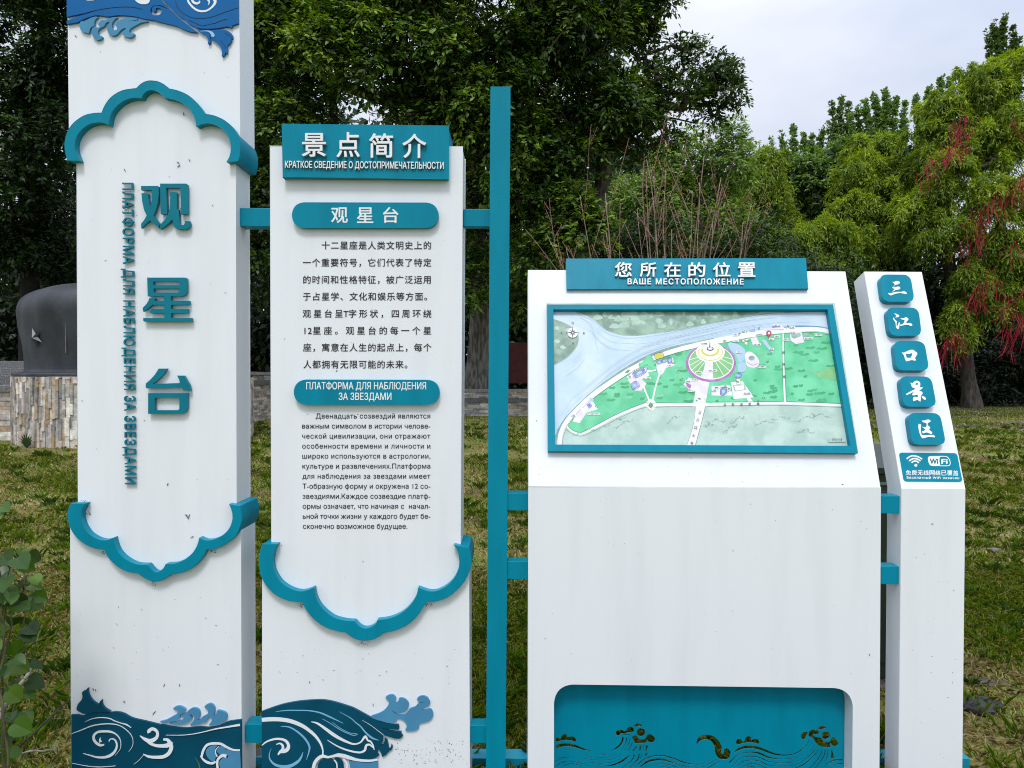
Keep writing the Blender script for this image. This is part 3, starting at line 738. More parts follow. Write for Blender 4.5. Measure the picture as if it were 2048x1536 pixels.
specks(t, V0, (150, 330, 470, 1000), 16, 1, -0.0005, [(92*S*2+330, 320, 3, 1.0), (356, 325, 4, .7), (357, 332, 4, -.6), (249, 340, 3.5, 1.1), (335, 969, 3.5, -1.2), (375, 1035, 5, .9), (378, 1032, 4, -1.2), (372, 1030, 3, .3), (384, 1074, 3.5, -.4), (367, 228, 4, 1.5)])
specks(t, V0, (150, 60, 470, 160), 6, 2, 0.0015, [(151, 72, 3.5, .8)])
specks(t, V0, (150, 1190, 475, 1385), 26, 3, 0.0015, [(328, 1371, 3.5, -1.2), (359, 1371, 3, 1.5), (308, 1426, 6, -.9), (248, 1404, 3, .7), (186, 1379, 2.5, 1.2), (191, 1381, 2.5, 1.4)])
specks(t, V0, (212, 340, 330, 480), 10, 4, -0.0005)
for q_, b_ in enumerate([(160, 1000, 172, 1048), (163, 1002, 182, 1030), (464, 1008, 471, 1046), (466, 1015, 471, 1036), (243, 400, 262, 425), (360, 415, 378, 430)]): specks(t, V0, b_, 34, 40 + q_, -0.0005)
specks(t, V0, (200, 1103, 212, 1108), 10, 50); specks(t, V0, (300, 1164, 312, 1172), 14, 51); specks(t, V0, (422, 1100, 432, 1106), 14, 52)

# ================= information pillar
t = thing('sign_pillar', 'white information pillar with black Chinese and Russian paragraphs under a teal title board', 'sign', (-0.55, 0.075, 0))
mb = MB(); mb.plate(V0, [[(540, 291), (924.6, 294), (921.5, 1100), (930, 1140), (900, 1180), (850, 1190), (830, 1215), (800, 1240), (760, 1245), (732, 1262), (700, 1250), (660, 1240), (620, 1200), (600, 1190), (560, 1170), (543, 1120)]], -0.001, PD + 0.008)
mb.build('centre_panel', M_WHITE, t, 0.0025)
mb = MB(); mb.plate(V0, [[(524.5, 1090), (530, 1140), (560, 1185), (602, 1192), (622, 1225), (655, 1250), (695, 1262), (732, 1275), (770, 1262), (805, 1250), (838, 1222), (852, 1192), (900, 1180), (930, 1140), (938, 1090), (940, 1612), (523.5, 1612)]], 0.001, PD + 0.012)
mb.build('body', M_WHITE, t)
z3 = lambda p: Z(500, 900, 1 / S, p)
o1 = [(95,712),(72,780),(66,850),(80,950),(130,1040),(200,1105),(290,1145),(395,1158)]; o2 = [(395,1158),(430,1220),(490,1290),(570,1345),(660,1375),(725,1385)]
o3 = [(725,1385),(770,1420),(820,1442),(870,1448),(930,1440),(980,1415),(1015,1388)]; o4 = [(1015,1388),(1100,1370),(1190,1330),(1270,1260),(1315,1190),(1345,1155)]
o5 = [(1345,1155),(1430,1145),(1520,1105),(1610,1020),(1665,920),(1680,830),(1652,718)]
i1 = [(1545,718),(1575,770),(1588,850),(1570,930),(1525,1000),(1450,1055),(1370,1072),(1275,1042)]; i2 = [(1275,1042),(1262,1100),(1220,1170),(1150,1235),(1060,1275),(965,1290)]
i3 = [(965,1290),(950,1320),(910,1345),(870,1352),(830,1335),(795,1297)]; i4 = [(795,1297),(720,1292),(630,1265),(550,1200),(505,1130),(485,1042)]
i5 = [(485,1042),(400,1070),(320,1055),(240,1005),(190,930),(172,850),(185,770),(212,712)]
mb = MB(); mb.plate(V0, [z3(arcs(o1, o2, o3, o4, o5, i1, i2, i3, i4, i5))], 0.028, PD + 0.045)
mb.build('cloud_moulding', M_TEAL, t, 0.0018)
mb = MB(); mb.plate(V0, [[(565, 249), (896.5, 252.6), (896.5, 357), (566, 354.2)]], 0.030, PD + 0.05)
mb.build('title_board', M_TEAL, t, 0.003)
c4 = lambda a, b_, c, d: (500 + a * S, 200 + b_ * S, 500 + c * S, 200 + d * S)
for ch, bx in [('景', (392,250,575,430)), ('点', (655,243,832,434)), ('简', (903,252,1085,438)), ('介', (1156,255,1337,440))]:
    mb = MB(); text_fit(mb, V0, ch, c4(*bx), 0.046, 0.015, 0.014, 0, 1); mb.build('raised_character', [M_LETTER, M_STEEL], t)
mb = MB(); text_cap(mb, V0, 'КРАТКОЕ СВЕДЕНИЕ О ДОСТОПРИМЕЧАТЕЛЬНОСТИ', 570, 887.2, 335.2, 337.6, 12.6, 0.038, 0.0075, 0.018, 0, 1)
mb.build('raised_lettering', [M_LETTER, M_STEEL], t)
for (x0, y0, x1, y1) in [(583.8, 404.5, 877, 456), (587.5, 759, 879, 809.6)]:
    r = 25.0
    p = rquad([(x0, y0), (x1, y0 + .6), (x1, y1), (x0, y1)], r, 9)
    mb = MB(); mb.plate(V0, [p], 0.020, 0.020); mb.build('title_plaque', M_TEAL, t, 0.0012)
mb = MB()
for ch, bx in [('观', (615,814,742,934)), ('星', (810,814,936,934)), ('台', (1008,812,1126,934))]:
    text_fit(mb, V0, ch, c4(*bx), 0.0215, 0.001, 0.014)
mb.build('plaque_lettering', M_LETTER, t)
mb = MB()
text_cap(mb, V0, 'ПЛАТФОРМА ДЛЯ НАБЛЮДЕНИЯ', 612.6, 852, 778.6, 778.6, 13.3, 0.0215, 0.001, 0.014)
text_cap(mb, V0, 'ЗА ЗВЕЗДАМИ', 677.5, 782.7, 799.8, 799.8, 13.3, 0.0215, 0.001, 0.014)
mb.build('plaque_lettering', M_LETTER, t)
mb = MB()
X0, X1 = 605.0, 863.4
for sx, a, b_, v in [('十二星座是人类文明史上的', 642.5, X1, 490.6), ('一个重要符号，它们代表了特定', X0, X1, 525.0), ('的时间和性格特征，被广泛运用', X0, X1, 559.2), ('于占星学、文化和娱乐等方面。', X0, X1 + 2, 592.9),
                     ('观星台呈T字形状，四周环绕', X0, X1, 627.2), ('12星座。观星台的每一个星', X0 + .5, X1, 661.1), ('座，寓意在人生的起点上，每个', X0 + .7, X1, 694.9), ('人都拥有无限可能的未来。', X0 + 1, 826, 728.7)]:
    text_cjk(mb, V0, sx, a, b_, v, 17.4, 0.0008, 0, 0.010)
mb.build('printed_paragraph', M_BLACK, t)
mb = MB()
lines = ['Двенадцать созвездий являются', 'важным символом в истории челове-', 'ческой цивилизации, они отражают', 'особенности времени и личности и', 'широко используются в астрологии,',
         'культуре и развлечениях.Платформа', 'для наблюдения за звездами имеет', 'Т-образную форму и окружена 12 со-', 'звездиями.Каждое созвездие платф-', 'ормы означает, что начиная с  начал-', 'ьной точки жизни у каждого будет бе-', 'сконечно возможное будущее.']
for i, sx in enumerate(lines):
    a = 631.5 if i == 0 else 604 + 0.16 * i
    b_ = 814.5 if i == 11 else 860.5
    text_line(mb, V0, sx, a, b_, 836.8 + 20.05 * i, 9.4, 0.0008, 0, 0.007)
mb.build('printed_paragraph', M_BLACK, t)
E = lambda p: Z(520, 1376, 9.6, p)
Fz = lambda p: Z(690, 1376, 9.6, p)
mb = MB()
mb.plate(V0, [smooth(E([(34,452),(200,390),(450,310),(750,255),(1050,232),(1250,235),(1450,275),(1700,352)]), 3, False) + smooth(Fz([(150,380),(300,460),(480,560),(620,630),(760,680),(900,703),(1025,703)]), 3, False) + Fz([(1040,750),(1030,802)]) + smooth(Fz([(950,800),(860,790),(710,772),(850,818),(960,838),(1080,838)]), 3, False) + Fz([(1082,890),(1112,920),(1060,975),(960,975),(870,945),(760,912)]) + Fz([(720,930),(733,1000),(700,1080),(660,1108),(720,1098),(750,1040),(760,968),(810,1000),(830,1080),(842,1168),(880,1150),(890,1085),(916,1130),(900,1180),(850,1215),(780,1290),(715,1325),(700,1270),(670,1200),(622,1170),(632,1270),(655,1290),(600,1340),(500,1365),(350,1370),(200,1350),(50,1320),(-60,1290),(-180,1280),(-300,1330),(-420,1290),(-520,1310),(-600,1400),(-620,1540),(-610,2060),(-1596,2060)])], 0.010, 0.0095)
mb.plate(V0, [[(520 + (1280 + 178 * math.cos(a)) / 9.6, 1376 + (1520 + 165 * math.sin(a)) / 9.6) for a in np.linspace(0, 2 * math.pi, 40, False)]], 0.010, 0.009)
mb.plate(V0, [smooth(E([(1420,1370),(1500,1360),(1570,1410),(1600,1500),(1610,1700),(1500,1700),(1490,1500)]), 3)], 0.010, 0.009)
mb.build('wave_relief', M_WAVEDARK, t)
mb = MB()
mb.plate(V0, [smooth(Fz([(490,550),(620,500),(740,440),(820,350),(845,270),(780,180),(880,125),(950,150),(980,210),(960,290),(1020,260),(1050,190),(1150,210),(1220,290),(1210,380),(1150,450),(1050,485),(950,460),(905,425),(950,485),(1050,522),(1150,510),(1220,440),(1260,390),(1350,360),(1420,290),(1505,290),(1485,262),(1410,260),(1385,210),(1430,165),(1500,150),(1580,180),(1610,230),(1635,270),(1600,350),(1490,400),(1530,430),(1640,400),(1690,480),(1680,560),(1600,640),(1420,690),(1420,760),(1350,815),(1240,830),(1160,815),(1185,740),(1160,660),(1100,610),(1000,582),(992,620),(940,665),(850,670),(750,650),(600,608)]), 3)], 0.009, 0.0085)
mb.plate(V0, [Fz([(75,1395),(300,1432),(500,1440),(630,1412),(645,1990),(180,1990)])], 0.010, 0.009)
mb.build('foam_relief', M_WAVELIGHT, t)
q = 1 / 9.6
def F2E(p): return [(x + 1632, y) for x, y in p]
mb = MB()
ws(V0, [(E([(34,612),(200,600),(400,605),(600,640),(800,720),(950,820),(1080,940),(1170,1080),(1205,1200),(1205,1290)]), [76,80,76,76,70,62,52,40,28,22]),
        (E([(34,1105),(130,1030),(280,982),(420,985),(510,1030),(548,1110),(520,1185),(450,1215),(390,1225),(345,1285)]), [16,30,38,42,52,60,72,74,55,22]),
        (E([(310,1085),(380,1065),(430,1100),(440,1160),(400,1220)]), [12,28,42,50,50]),
        (E([(980,650),(1100,680),(1250,780),(1400,890),(1550,980),(1728,1060)] + F2E([(200,1078),(300,1040),(370,950),(400,940),(440,1010),(490,1030),(540,1110),(560,1190)])), [6,34,50,62,52,34,26,28,44,44,28,28,28,12]),
        (E([(1290,1000),(1450,1100),(1600,1170),(1728,1210)] + F2E([(200,1232),(300,1238),(380,1195),(405,1110),(470,1090),(545,1150)])), [5,20,26,30,30,32,44,44,32,14]),
        (E([(1010,1600),(1050,1440),(1120,1350),(1200,1310),(1300,1330),(1400,1310),(1500,1290),(1620,1310),(1750,1350)] + F2E([(250,1385),(450,1400),(620,1380)])), [60,62,60,55,40,40,62,70,60,46,40,28]),
        (E([(1420,1380),(1470,1450),(1480,1560)]), [20,26,22]), (E([(1600,1360),(1660,1450),(1680,1560)]), [30,40,40])], 0.0104, 0.0016, q)
ws(V0, [(Fz([(330,620),(500,720),(750,912)]), [3, 7, 8])], 0.0104, 0.0016, q)
mb.build('wave_lines', M_WHITE, t)
mb = MB()
ws(V0, [(E([(300,455),(500,432),(750,430),(950,437),(1150,475),(1350,560),(1600,680)]), [6,18,20,20,25,30,4]),
        (E([(1520,455),(1728,570)] + F2E([(200,660),(300,740),(400,860),(520,960),(650,1005)])), [4,13,18,22,30,36,5]),
        (E([(1200,595),(1350,680),(1550,810),(1728,890)] + F2E([(170,912),(240,890)])), [8,12,12,12,11,14]),
        (E([(1390,660),(1550,780),(1728,866)] + F2E([(220,878)])), [5,9,9,8]),
        (E([(400,740),(550,750),(700,830),(850,960),(940,1100),(945,1200),(890,1380)]), [8,22,28,34,36,30,5]),
        (E([(215,1165),(180,1260),(190,1370),(280,1470),(430,1512),(580,1500),(720,1420),(790,1330),(825,1230)]), [5,16,26,40,52,60,52,36,5])], 0.0104, 0.0016, q)
mb.build('wave_strokes', M_WAVELINE, t)
specks(t, V0, (550, 370, 915, 1190), 16, 11, 0.0, [(673, 742, 2.6, -.9), (725.8, 1123, 1.8, 1.5)])
specks(t, V0, (530, 1290, 930, 1370), 30, 12, 0.002, [(619, 1365, 2.4, 1.5), (746, 1410, 3, 1.5)])
specks(t, V0, (790, 1480, 935, 1530), 90, 13, 0.002)
specks(t, V0, (596, 1207, 606, 1214), 14, 53, 0.002); specks(t, V0, (852, 1207, 864, 1214), 14, 54, 0.002); specks(t, V0, (715, 1283, 745, 1290), 22, 55, 0.002)
# ================= teal post with its crossbars and foot rail
t = thing('signpost', 'tall square teal steel post with short crossbars and a foot rail joining the white signs', 'post', (-0.05, 0.07, 0))
def pxbox(u0, v0, u1, v1, y0, y1):
    d = 2.7 + y0
    a, b_ = at(u0, v1, d / _F[1] * 1.0), at(u1, v0, d)
    f0 = Frame((0, y0, 0), (1, 0, 0), (0, 0, 1))
    p, q_ = f0.loc((u0, v1)), f0.loc((u1, v0))
    return (p[0], y0, p[1]), (q_[0], y1, q_[1])
VP = Frame((0, 0.015, 0), (1, 0, 0), (0, 0, 1))
mb = MB(); mb.plate(VP, [[(982, 174), (1020, 174), (1009.5, 1608), (972.5, 1608)]], 0, 0.075)
mb.build('post', M_TEAL, t, 0.003)
def bar(nm, u0, v0, u1, v1, y0, y1, parent, m=M_TEAL, bev=0.002):
    mb = MB(); lo, hi = pxbox(u0, v0, u1, v1, y0, y1); mb.box(lo, hi); return mb.build(nm, m, parent, bev)
bar('crossbar', 479.5, 416, 545, 452.5, 0.047, 0.11, t)
bar('crossbar', 926.5, 418, 981.8, 453, 0.047, 0.088, t)
bar('crossbar', 491, 1449, 527, 1486, 0.03, 0.10, t)
bar('crossbar', 938, 1451, 973.5, 1486.5, 0.03, 0.088, t)
bar('crossbar', 1014.5, 986, 1060, 1021, 0.025, 0.085, t)
bar('crossbar', 1014, 1123, 1060, 1158.5, 0.025, 0.085, t)
m_rail = mat('muddy_teal_paint', TEAL, 0.5, 0, 9, 0.1, 60, col2=(0.045, 0.04, 0.03), lo=0.34, hi=0.46, detail=8)
bar('foot_rail', 150, 1517, 1070, 1597, 0.165, 0.24, t, m_rail)
bar('foot_rail', 1752, 1517, 1940, 1597, 0.165, 0.24, t, m_rail)

# ================= map stand
t = thing('map_stand', 'wide white stand with a leaning top that carries the park map in a teal frame', 'sign', (0.70, 0.15, 0))
m0, m1 = V0.loc((1056.6, 974))[0], V0.loc((1762, 974))[0]
TOP = T0.loc((1388, 541))[1]
P = lambda yl, off: (0.0 - math.cos(LEAN) * off + math.sin(LEAN) * yl, ZH + math.sin(LEAN) * off + math.cos(LEAN) * yl)
def wedge(x0, x1, thick, nm, parent, full=False, zb=0.0):
    """side profile pushed from x0 to x1: leaning slab, with a straight box below if full"""
    ta, tb = P(TOP, 0), P(TOP, -thick)
    back0 = (tb[0] - math.tan(LEAN) * (tb[1] - ZH), ZH)
    if full:
        prof = [(0, zb), (0, ZH), ta, tb, (back0[0], ZH - 0.01), (back0[0], zb)]
    else:
        prof = [(0, ZH), ta, tb, back0]
    mb = MB(); k = len(prof)
    mb.add([(x, y, z) for x in (x0, x1) for y, z in prof], [tuple(range(k))[::-1], tuple(range(k, 2 * k))] + [(i, (i + 1) % k, k + (i + 1) % k, k + i) for i in range(k)])
    return mb.build(nm, M_WHITE, parent, 0.003)
wedge(m0, m1, 0.10, 'sloping_top', t)
hole = rquad([(1108, 1368.5), (1706, 1376.5), (1704, 1588), (1108, 1588)], 38, 8)
hole = [p for p in hole]
mb = MB(); mb.plate(V0, [[(1056.6, 974.6), (1762, 974.6), (1758.5, 1604), (1056, 1604)], hole], 0.0, 0.066)
mb.build('front_panel', M_WHITE, t)
mb = MB(); mb.box((m0 + .004, 0.067, 0.0), (m0 + 0.016, 0.20, ZH - 0.03)); mb.build('side_panel', M_WHITE, t)
mb = MB(); mb.box((m1 - 0.016, 0.067, 0.0), (m1 - .004, 0.20, ZH - 0.03)); mb.build('side_panel', M_WHITE, t)
# teal sheet with the cut out waves
H1 = lambda p: Z(1100, 1436, 8.904, p)
H2 = lambda p: Z(1300, 1436, 8.904, p)
H3 = lambda p: Z(1480, 1436, 8.904, p)
VC = Frame((0, 0.068, 0), (1, 0, 0), (0, 0, 1))
holes = []
def hb(p, n=3): holes.append(smooth(p, n))
def hs(p, w): holes.append(stroke(p, [x / 8.904 for x in w]))
hb(H1([(112,425),(112,345),(150,352),(190,365),(205,320),(245,287),(292,295),(312,335),(380,328),(440,342),(463,392),(450,428),(380,405),(300,400),(200,408)]))
hs(H1([(112,520),(200,488),(330,482),(480,512),(600,558),(750,588)]), [62,62,60,48,34,6])
hb(H1([(1190,312),(1170,262),(1200,222),(1260,206),(1335,235),(1378,182),(1440,156),(1490,188),(1494,235),(1450,266),(1388,258),(1340,285),(1262,280),(1232,312)]))
hb([(1100 + (1620 + 76 * math.cos(a)) / 8.904, 1436 + (255 + 74 * math.sin(a)) / 8.904) for a in np.linspace(0, 6.28, 16, False)], 1)
hb(H1([(1495,132),(1550,95),(1600,100),(1648,148),(1590,152),(1522,160)]))
hb(H1([(1465,335),(1538,305),(1562,352),(1625,384),(1700,362),(1728,310),(1780,287),(1850,330),(1870,388),(1830,438),(1768,430),(1735,392),(1700,448),(1600,450),(1530,452),(1492,400)]))
hb(H1([(1290,292),(1390,292),(1450,322),(1380,308),(1310,302)]))
for p, w in [([(1300,335),(1280,430),(1200,525),(1080,588)],[26,34,34,6]), ([(1365,352),(1348,440),(1262,585)],[14,16,5]), ([(1424,372),(1400,465),(1312,588)],[12,15,5]), ([(1462,432),(1440,500),(1390,590)],[12,15,8]),
             ([(1542,492),(1520,540),(1478,590)],[22,26,20]), ([(1608,490),(1606,540),(1598,590)],[22,26,20]), ([(1660,480),(1658,590)],[12,10]), ([(1735,492),(1716,540),(1712,598)],[44,24,14]),
             ([(890,642),(960,648),(1045,642)],[14,22,10]), ([(592,640),(720,688),(900,708),(1060,690),(1188,634)],[6,12,14,12,4]), ([(500,688),(700,738),(900,752),(1100,735),(1285,632)],[6,12,12,12,4]),
             ([(705,790),(900,810),(1100,788),(1290,718)],[12,14,12,5]), ([(114,766),(200,718),(330,700),(450,716)],[10,14,18,8]), ([(114,862),(200,796),(330,770),(480,790),(650,845),(880,862),(1100,846),(1290,765),(1425,655)],[12,16,14,14,12,10,30,44,10]),
             ([(240,855),(330,825),(430,822),(560,858)],[10,22,22,8]), ([(1500,655),(1450,760),(1300,880),(1200,950)],[24,20,14,10]), ([(1590,635),(1560,740),(1430,880),(1350,960)],[20,22,18,10]), ([(1640,650),(1605,725)],[14,10]), ([(1722,625),(1700,690)],[40,10]),
             ([(250,572),(330,570),(430,574)],[10,14,8]), ([(130,950),(330,900),(600,940),(900,960),(1150,930)],[10,16,14,14,10])]:
    hs(H1(p), w)
H12 = lambda p: [(x + 1780.8, y) for x, y in p]
hs(H1([(1510,885),(1650,755),(1800,690),(1850,678),(2000,668)] + H12([(300,684),(450,732),(600,790),(800,828),(950,812),(1080,740),(1140,668)])), [14,22,24,24,24,24,26,26,14,14,14,10])
hs(H1([(1600,885),(1720,790),(1850,748),(2000,745)] + H12([(380,785),(560,845),(760,878),(950,868),(1090,800),(1180,730)])), [14,44,44,40,26,14,10,12,18,10])
hs(H1([(1790,860),(1900,830),(2000,822)] + H12([(380,840),(560,905),(800,935),(1000,905),(1150,820),(1235,765)])), [8,12,14,14,12,14,20,22,14])
hs(H1([(1900,890),(2000,872)] + H12([(350,892),(520,950)])), [6, 14, 14, 10])
hb(H2([(832,482),(838,400),(900,320),(1000,296),(1120,320),(1220,402),(1280,520),(1270,610),(1300,642),(1322,562),(1372,542),(1430,592),(1430,660),(1390,730),(1300,740),(1222,712),(1162,612),(1148,505),(1100,425),(1020,388),(920,398),(862,442)]))
hb(H2([(1532,422),(1560,377),(1620,382),(1650,420),(1688,402),(1702,347),(1760,322),(1800,352),(1805,395),(1870,367),(1930,392),(1948,440),(1936,464),(1850,445),(1740,440),(1640,458),(1572,478),(1536,452)]))
H23 = lambda p: [(x + 1602.7, y) for x, y in p]
hs(H2([(1490,622),(1570,562),(1720,516),(1880,528),(2000,560)] + H23([(600,640),(750,664),(900,658),(1050,602),(1170,502),(1238,380)])), [8,46,52,54,48,42,30,24,24,24,18,5])
base = H2([(1412,800),(1525,690),(1650,628),(1800,612),(1950,632)] + H23([(520,705),(680,732),(850,730),(1000,700),(1150,625),(1282,425)]))
hs(base, [30,20,18,20,34,30,14,12,10,10,8])
hs(H2([(1440,880),(1540,775),(1660,705),(1800,685),(1960,708)] + H23([(500,770),(680,800),(850,800),(1000,775),(1180,680),(1322,490)])), [16,16,16,18,20,16,14,14,12,12,10])
hs(H2([(1540,880),(1640,785),(1800,752),(1960,772)] + H23([(500,840),(680,860),(860,858),(1050,815),(1220,690),(1358,540)])), [12,18,18,18,14,14,14,14,20,16])
hs(H2([(1650,870),(1800,815),(1950,835)] + H23([(480,895),(700,925),(900,920),(1120,840),(1300,690),(1402,560)])), [14,18,18,16,14,16,26,20,10])
hb(H3([(1090,300),(1110,262),(1160,248),(1205,252),(1196,310),(1175,325),(1165,365),(1135,382),(1100,370),(1090,335)]), 2)
hb(H3([(1222,318),(1226,255),(1260,220),(1310,206),(1370,212),(1405,250),(1400,285),(1365,300),(1322,287),(1300,288),(1328,330),(1400,347),(1443,352),(1460,387),(1520,427),(1598,422),(1636,345),(1660,345),(1710,380),(1750,440),(1740,485),(1690,505),(1642,482),(1614,457),(1602,490),(1618,522),(1560,524),(1470,518),(1400,488),(1352,448),(1322,390),(1272,345)]), 2)
hb([(1480 + (1530 + 74 * math.cos(a)) / 8.904, 1436 + (308 + 72 * math.sin(a)) / 8.904) for a in np.linspace(0, 6.28, 16, False)], 1)
hb(H3([(1392,184),(1430,150),(1480,143),(1530,166),(1546,188),(1490,194),(1428,212)]), 2)
for p, w in [([(1458,570),(1420,690),(1290,850),(1200,930)],[12,20,20,10]), ([(1520,570),(1490,690),(1390,840),(1300,930)],[18,22,16,10]), ([(1570,560),(1550,690),(1505,790)],[12,14,8]), ([(1632,572),(1640,660),(1636,725)],[12,44,70]),
             ([(1480,888),(1580,800),(1700,750),(1830,748)],[10,24,30,34]), ([(1620,890),(1720,825),(1828,808)],[12,18,30]), ([(50,900),(160,862),(260,880)],[10,18,14])]:
    hs(H3(p), w)
mb = MB()
mb.plate(VC, [[(1085, 1350), (1725, 1350), (1725, 1596), (1085, 1596)]] + holes, 0.0, 0.003)
mb.build('wave_cutout_sheet', M_TEAL, t)
# title board, letters
mb = MB(); mb.plate(T0, [[(1133, 518), (1611, 517), (1616, 577.5), (1133.8, 577.5)]], 0.016, 0.030); mb.build('title_board', M_TEAL, t, 0.002)
cm = lambda a, b_, c, d: (1040 + a / 2.8444, 500 + b_ / 2.8444, 1040 + c / 2.8444, 500 + d / 2.8444)
for ch, bx in [('您', (540,68,636,152)), ('所', (682,70,776,152)), ('在', (820,70,916,153)), ('的', (958,70,1055,152)), ('位', (1098,70,1198,153)), ('置', (1240,70,1340,152))]:
    mb = MB(); text_fit(mb, T0, ch, cm(*bx), 0.027, 0.0105, 0.014, 0, 1); mb.build('raised_character', [M_LETTER, M_STEEL], t)
mb = MB(); text_cap(mb, T0, 'ВАШЕ МЕСТОПОЛОЖЕНИЕ', 1255.5, 1487, 568.3, 568.8, 10.6, 0.023, 0.0065, 0.022, 0, 1, sp=1.22)
mb.build('raised_lettering', [M_LETTER, M_STEEL], t)
M_ = lambda p: [(1040 + x / 2.8444, 500 + y / 2.8444) for x, y in p]
mb = MB(); mb.plate(T0, [M_([(155,310),(1780,310),(1922,1155),(160,1143)]), M_([(190,338),(1750,338),(1880,1114),(200,1106)])], 0.026, 0.026)
mb.build('map_frame', M_TEAL, t, 0.0015)

# ------- printed map: one mesh, thin layers of print
def wc(nm, a, b_, sc=16): return mat(nm, a, 0.32, 0, sc, col2=b_, lo=0.38, hi=0.62, detail=6)
MM = [wc('print_mint', (0.504, 0.655, 0.588), (0.390, 0.546, 0.484)),           # 0
      wc('print_river', (0.60, 0.73, 0.84), (0.48, 0.63, 0.78), 9),        # 1
      wc('print_bank', (0.302, 0.470, 0.361), (0.172, 0.281, 0.226), 22),        # 2
      mat('print_white', (0.82, 0.82, 0.84), 0.32, 0.04, 20),              # 3
      wc('print_park', (0.18, 0.66, 0.38), (0.095, 0.52, 0.26), 11),       # 4
      mat('print_ink', (0.05, 0.07, 0.09), 0.4, 0.2, 30),                  # 5
      wc('print_purple', (0.46, 0.20, 0.50), (0.33, 0.14, 0.36), 50),      # 6
      wc('print_field', (0.252, 0.554, 0.235), (0.187, 0.468, 0.187), 20),       # 7
      wc('print_water', (0.378, 0.554, 0.756), (0.437, 0.577, 0.733), 18),       # 8
      wc('print_roof', (0.16, 0.22, 0.52), (0.34, 0.42, 0.74), 60),        # 9
      wc('print_cream', (0.76, 0.74, 0.60), (0.82, 0.80, 0.82), 40),       # 10
      mat('print_yellow', (0.62, 0.60, 0.06), 0.35, 0.1, 20),              # 11
      mat('print_red', (0.52, 0.03, 0.07), 0.35, 0.1, 20),                 # 12
      mat('print_riverline', (0.30, 0.42, 0.56), 0.35, 0.3, 20),           # 13
      wc('print_bush', (0.10, 0.34, 0.14), (0.20, 0.22, 0.08), 70),        # 14
      wc('print_pale', (0.72, 0.68, 0.78), (0.80, 0.79, 0.83), 30),        # 15
      mat('print_greygreen', (0.34, 0.46, 0.42), 0.35, 0.3, 30),           # 16
      mat('print_blueedge', (0.18, 0.38, 0.60), 0.35, 0.3, 20),            # 17
      wc('print_parkdark', (0.071, 0.437, 0.202), (0.047, 0.328, 0.140), 20),   # 18
      wc('print_parklight', (0.202, 0.605, 0.370), (0.156, 0.515, 0.296), 20),   # 19
      wc('print_mist', (0.44, 0.62, 0.52), (0.33, 0.50, 0.41), 30)]        # 20
mp = MB(); LV = [0.003]
def lay(poly, m, sm=0):
    LV[0] += 0.0000016
    mp.plate(T0, [smooth(M_(poly), sm) if sm else M_(poly)], LV[0], 0, m)
def ln(p, w, m):
    LV[0] += 0.0000016
    ww = [w] * len(p) if isinstance(w, (int, float)) else w
    mp.plate(T0, [stroke(M_(p), [x / 2.8444 for x in ww], 4)], LV[0], 0, m)
lay([(150,300),(1790,300),(1925,1150),(160,1140)], 0)
up_bank = [(300,345),(340,360),(390,378),(440,410),(490,455),(560,480),(640,488),(760,475),(900,455),(1100,415),(1300,378),(1450,358),(1600,352),(1780,350)]
lo_bank = [(1790,452),(1700,440),(1600,437),(1500,447),(1400,462),(1250,484),(1100,512),(950,545),(830,577),(720,620),(600,690),(500,755),(400,832),(330,900),(260,970),(215,1040),(196,1100)]
lay(up_bank + lo_bank + [(180,1100),(180,345)], 1)
lay([(300,340)] + up_bank[:-3] + [(1400,340)], 2)
lay([(180,392),(250,415),(296,440),(325,470),(330,520),(308,570),(255,620),(180,662)], 2, 0)
ln(up_bank, 5, 16); ln([(180,392),(250,415),(296,440),(325,470),(330,520),(308,570),(255,620),(180,662)], 5, 16)
r3 = random.Random(3)
# pale washes on the far banks
for k in range(90):
    x, y = r3.uniform(400, 1250), r3.uniform(352, 445); w = r3.uniform(8, 34)
    if y < 345 + min((x - 400) * 0.9, (1330 - x) * 0.22, 95):
        lay([(x - w, y + 10), (x - w*.4, y - 14), (x + w*.5, y - 10), (x + w, y + 6), (x + w*.2, y + 14)], r3.choice([20, 16, 2, 20]), 2)
for k in range(22):
    x, y = r3.uniform(196, 290), r3.uniform(430, 600); lay([(x - 18, y), (x, y - 10), (x + 20, y + 3), (x, y + 12)], r3.choice([0, 16, 2]), 2)
# flow lines of the river
def flow(pts, k):
    for j in range(k):
        o = r3.uniform(-40, 40); a = r3.uniform(0, .45); b_ = r3.uniform(.55, 1.0)
        q_ = smooth(pts, 6, False); q_ = q_[int(a * len(q_)):max(int(b_ * len(q_)), int(a * len(q_)) + 4)]
        ln([(x + o * .25, y + o) for x, y in q_], [0.4] + [0.9] * (len(q_) - 2) + [0.4], r3.choice([13, 8, 8, 16]))
flow([(230,980),(300,880),(420,780),(560,670),(700,590),(860,535),(1000,500),(1200,458)], 34)
flow([(640,540),(800,520),(1000,478),(1250,425),(1500,395),(1740,405)], 26)
flow([(230,380),(330,410),(400,450),(430,510),(440,580)], 9)
flow([(205,720),(290,670),(350,610),(372,540)], 9)
flow([(400,430),(450,490),(540,540),(700,545)], 7)
ln([(210,1030),(262,955),(332,885),(402,815),(500,740),(600,672),(720,605),(830,562),(950,530)], [4,9,9,9,9,9,8,6,3], 17)
ln([(300,340),(345,372),(396,392),(446,425),(490,470),(560,494),(640,502),(780,486)], [3,6,8,8,8,8,6,2], 8)
ln([(1420,452),(1550,436),(1700,438),(1770,452)], [4,12,10,6], 17)
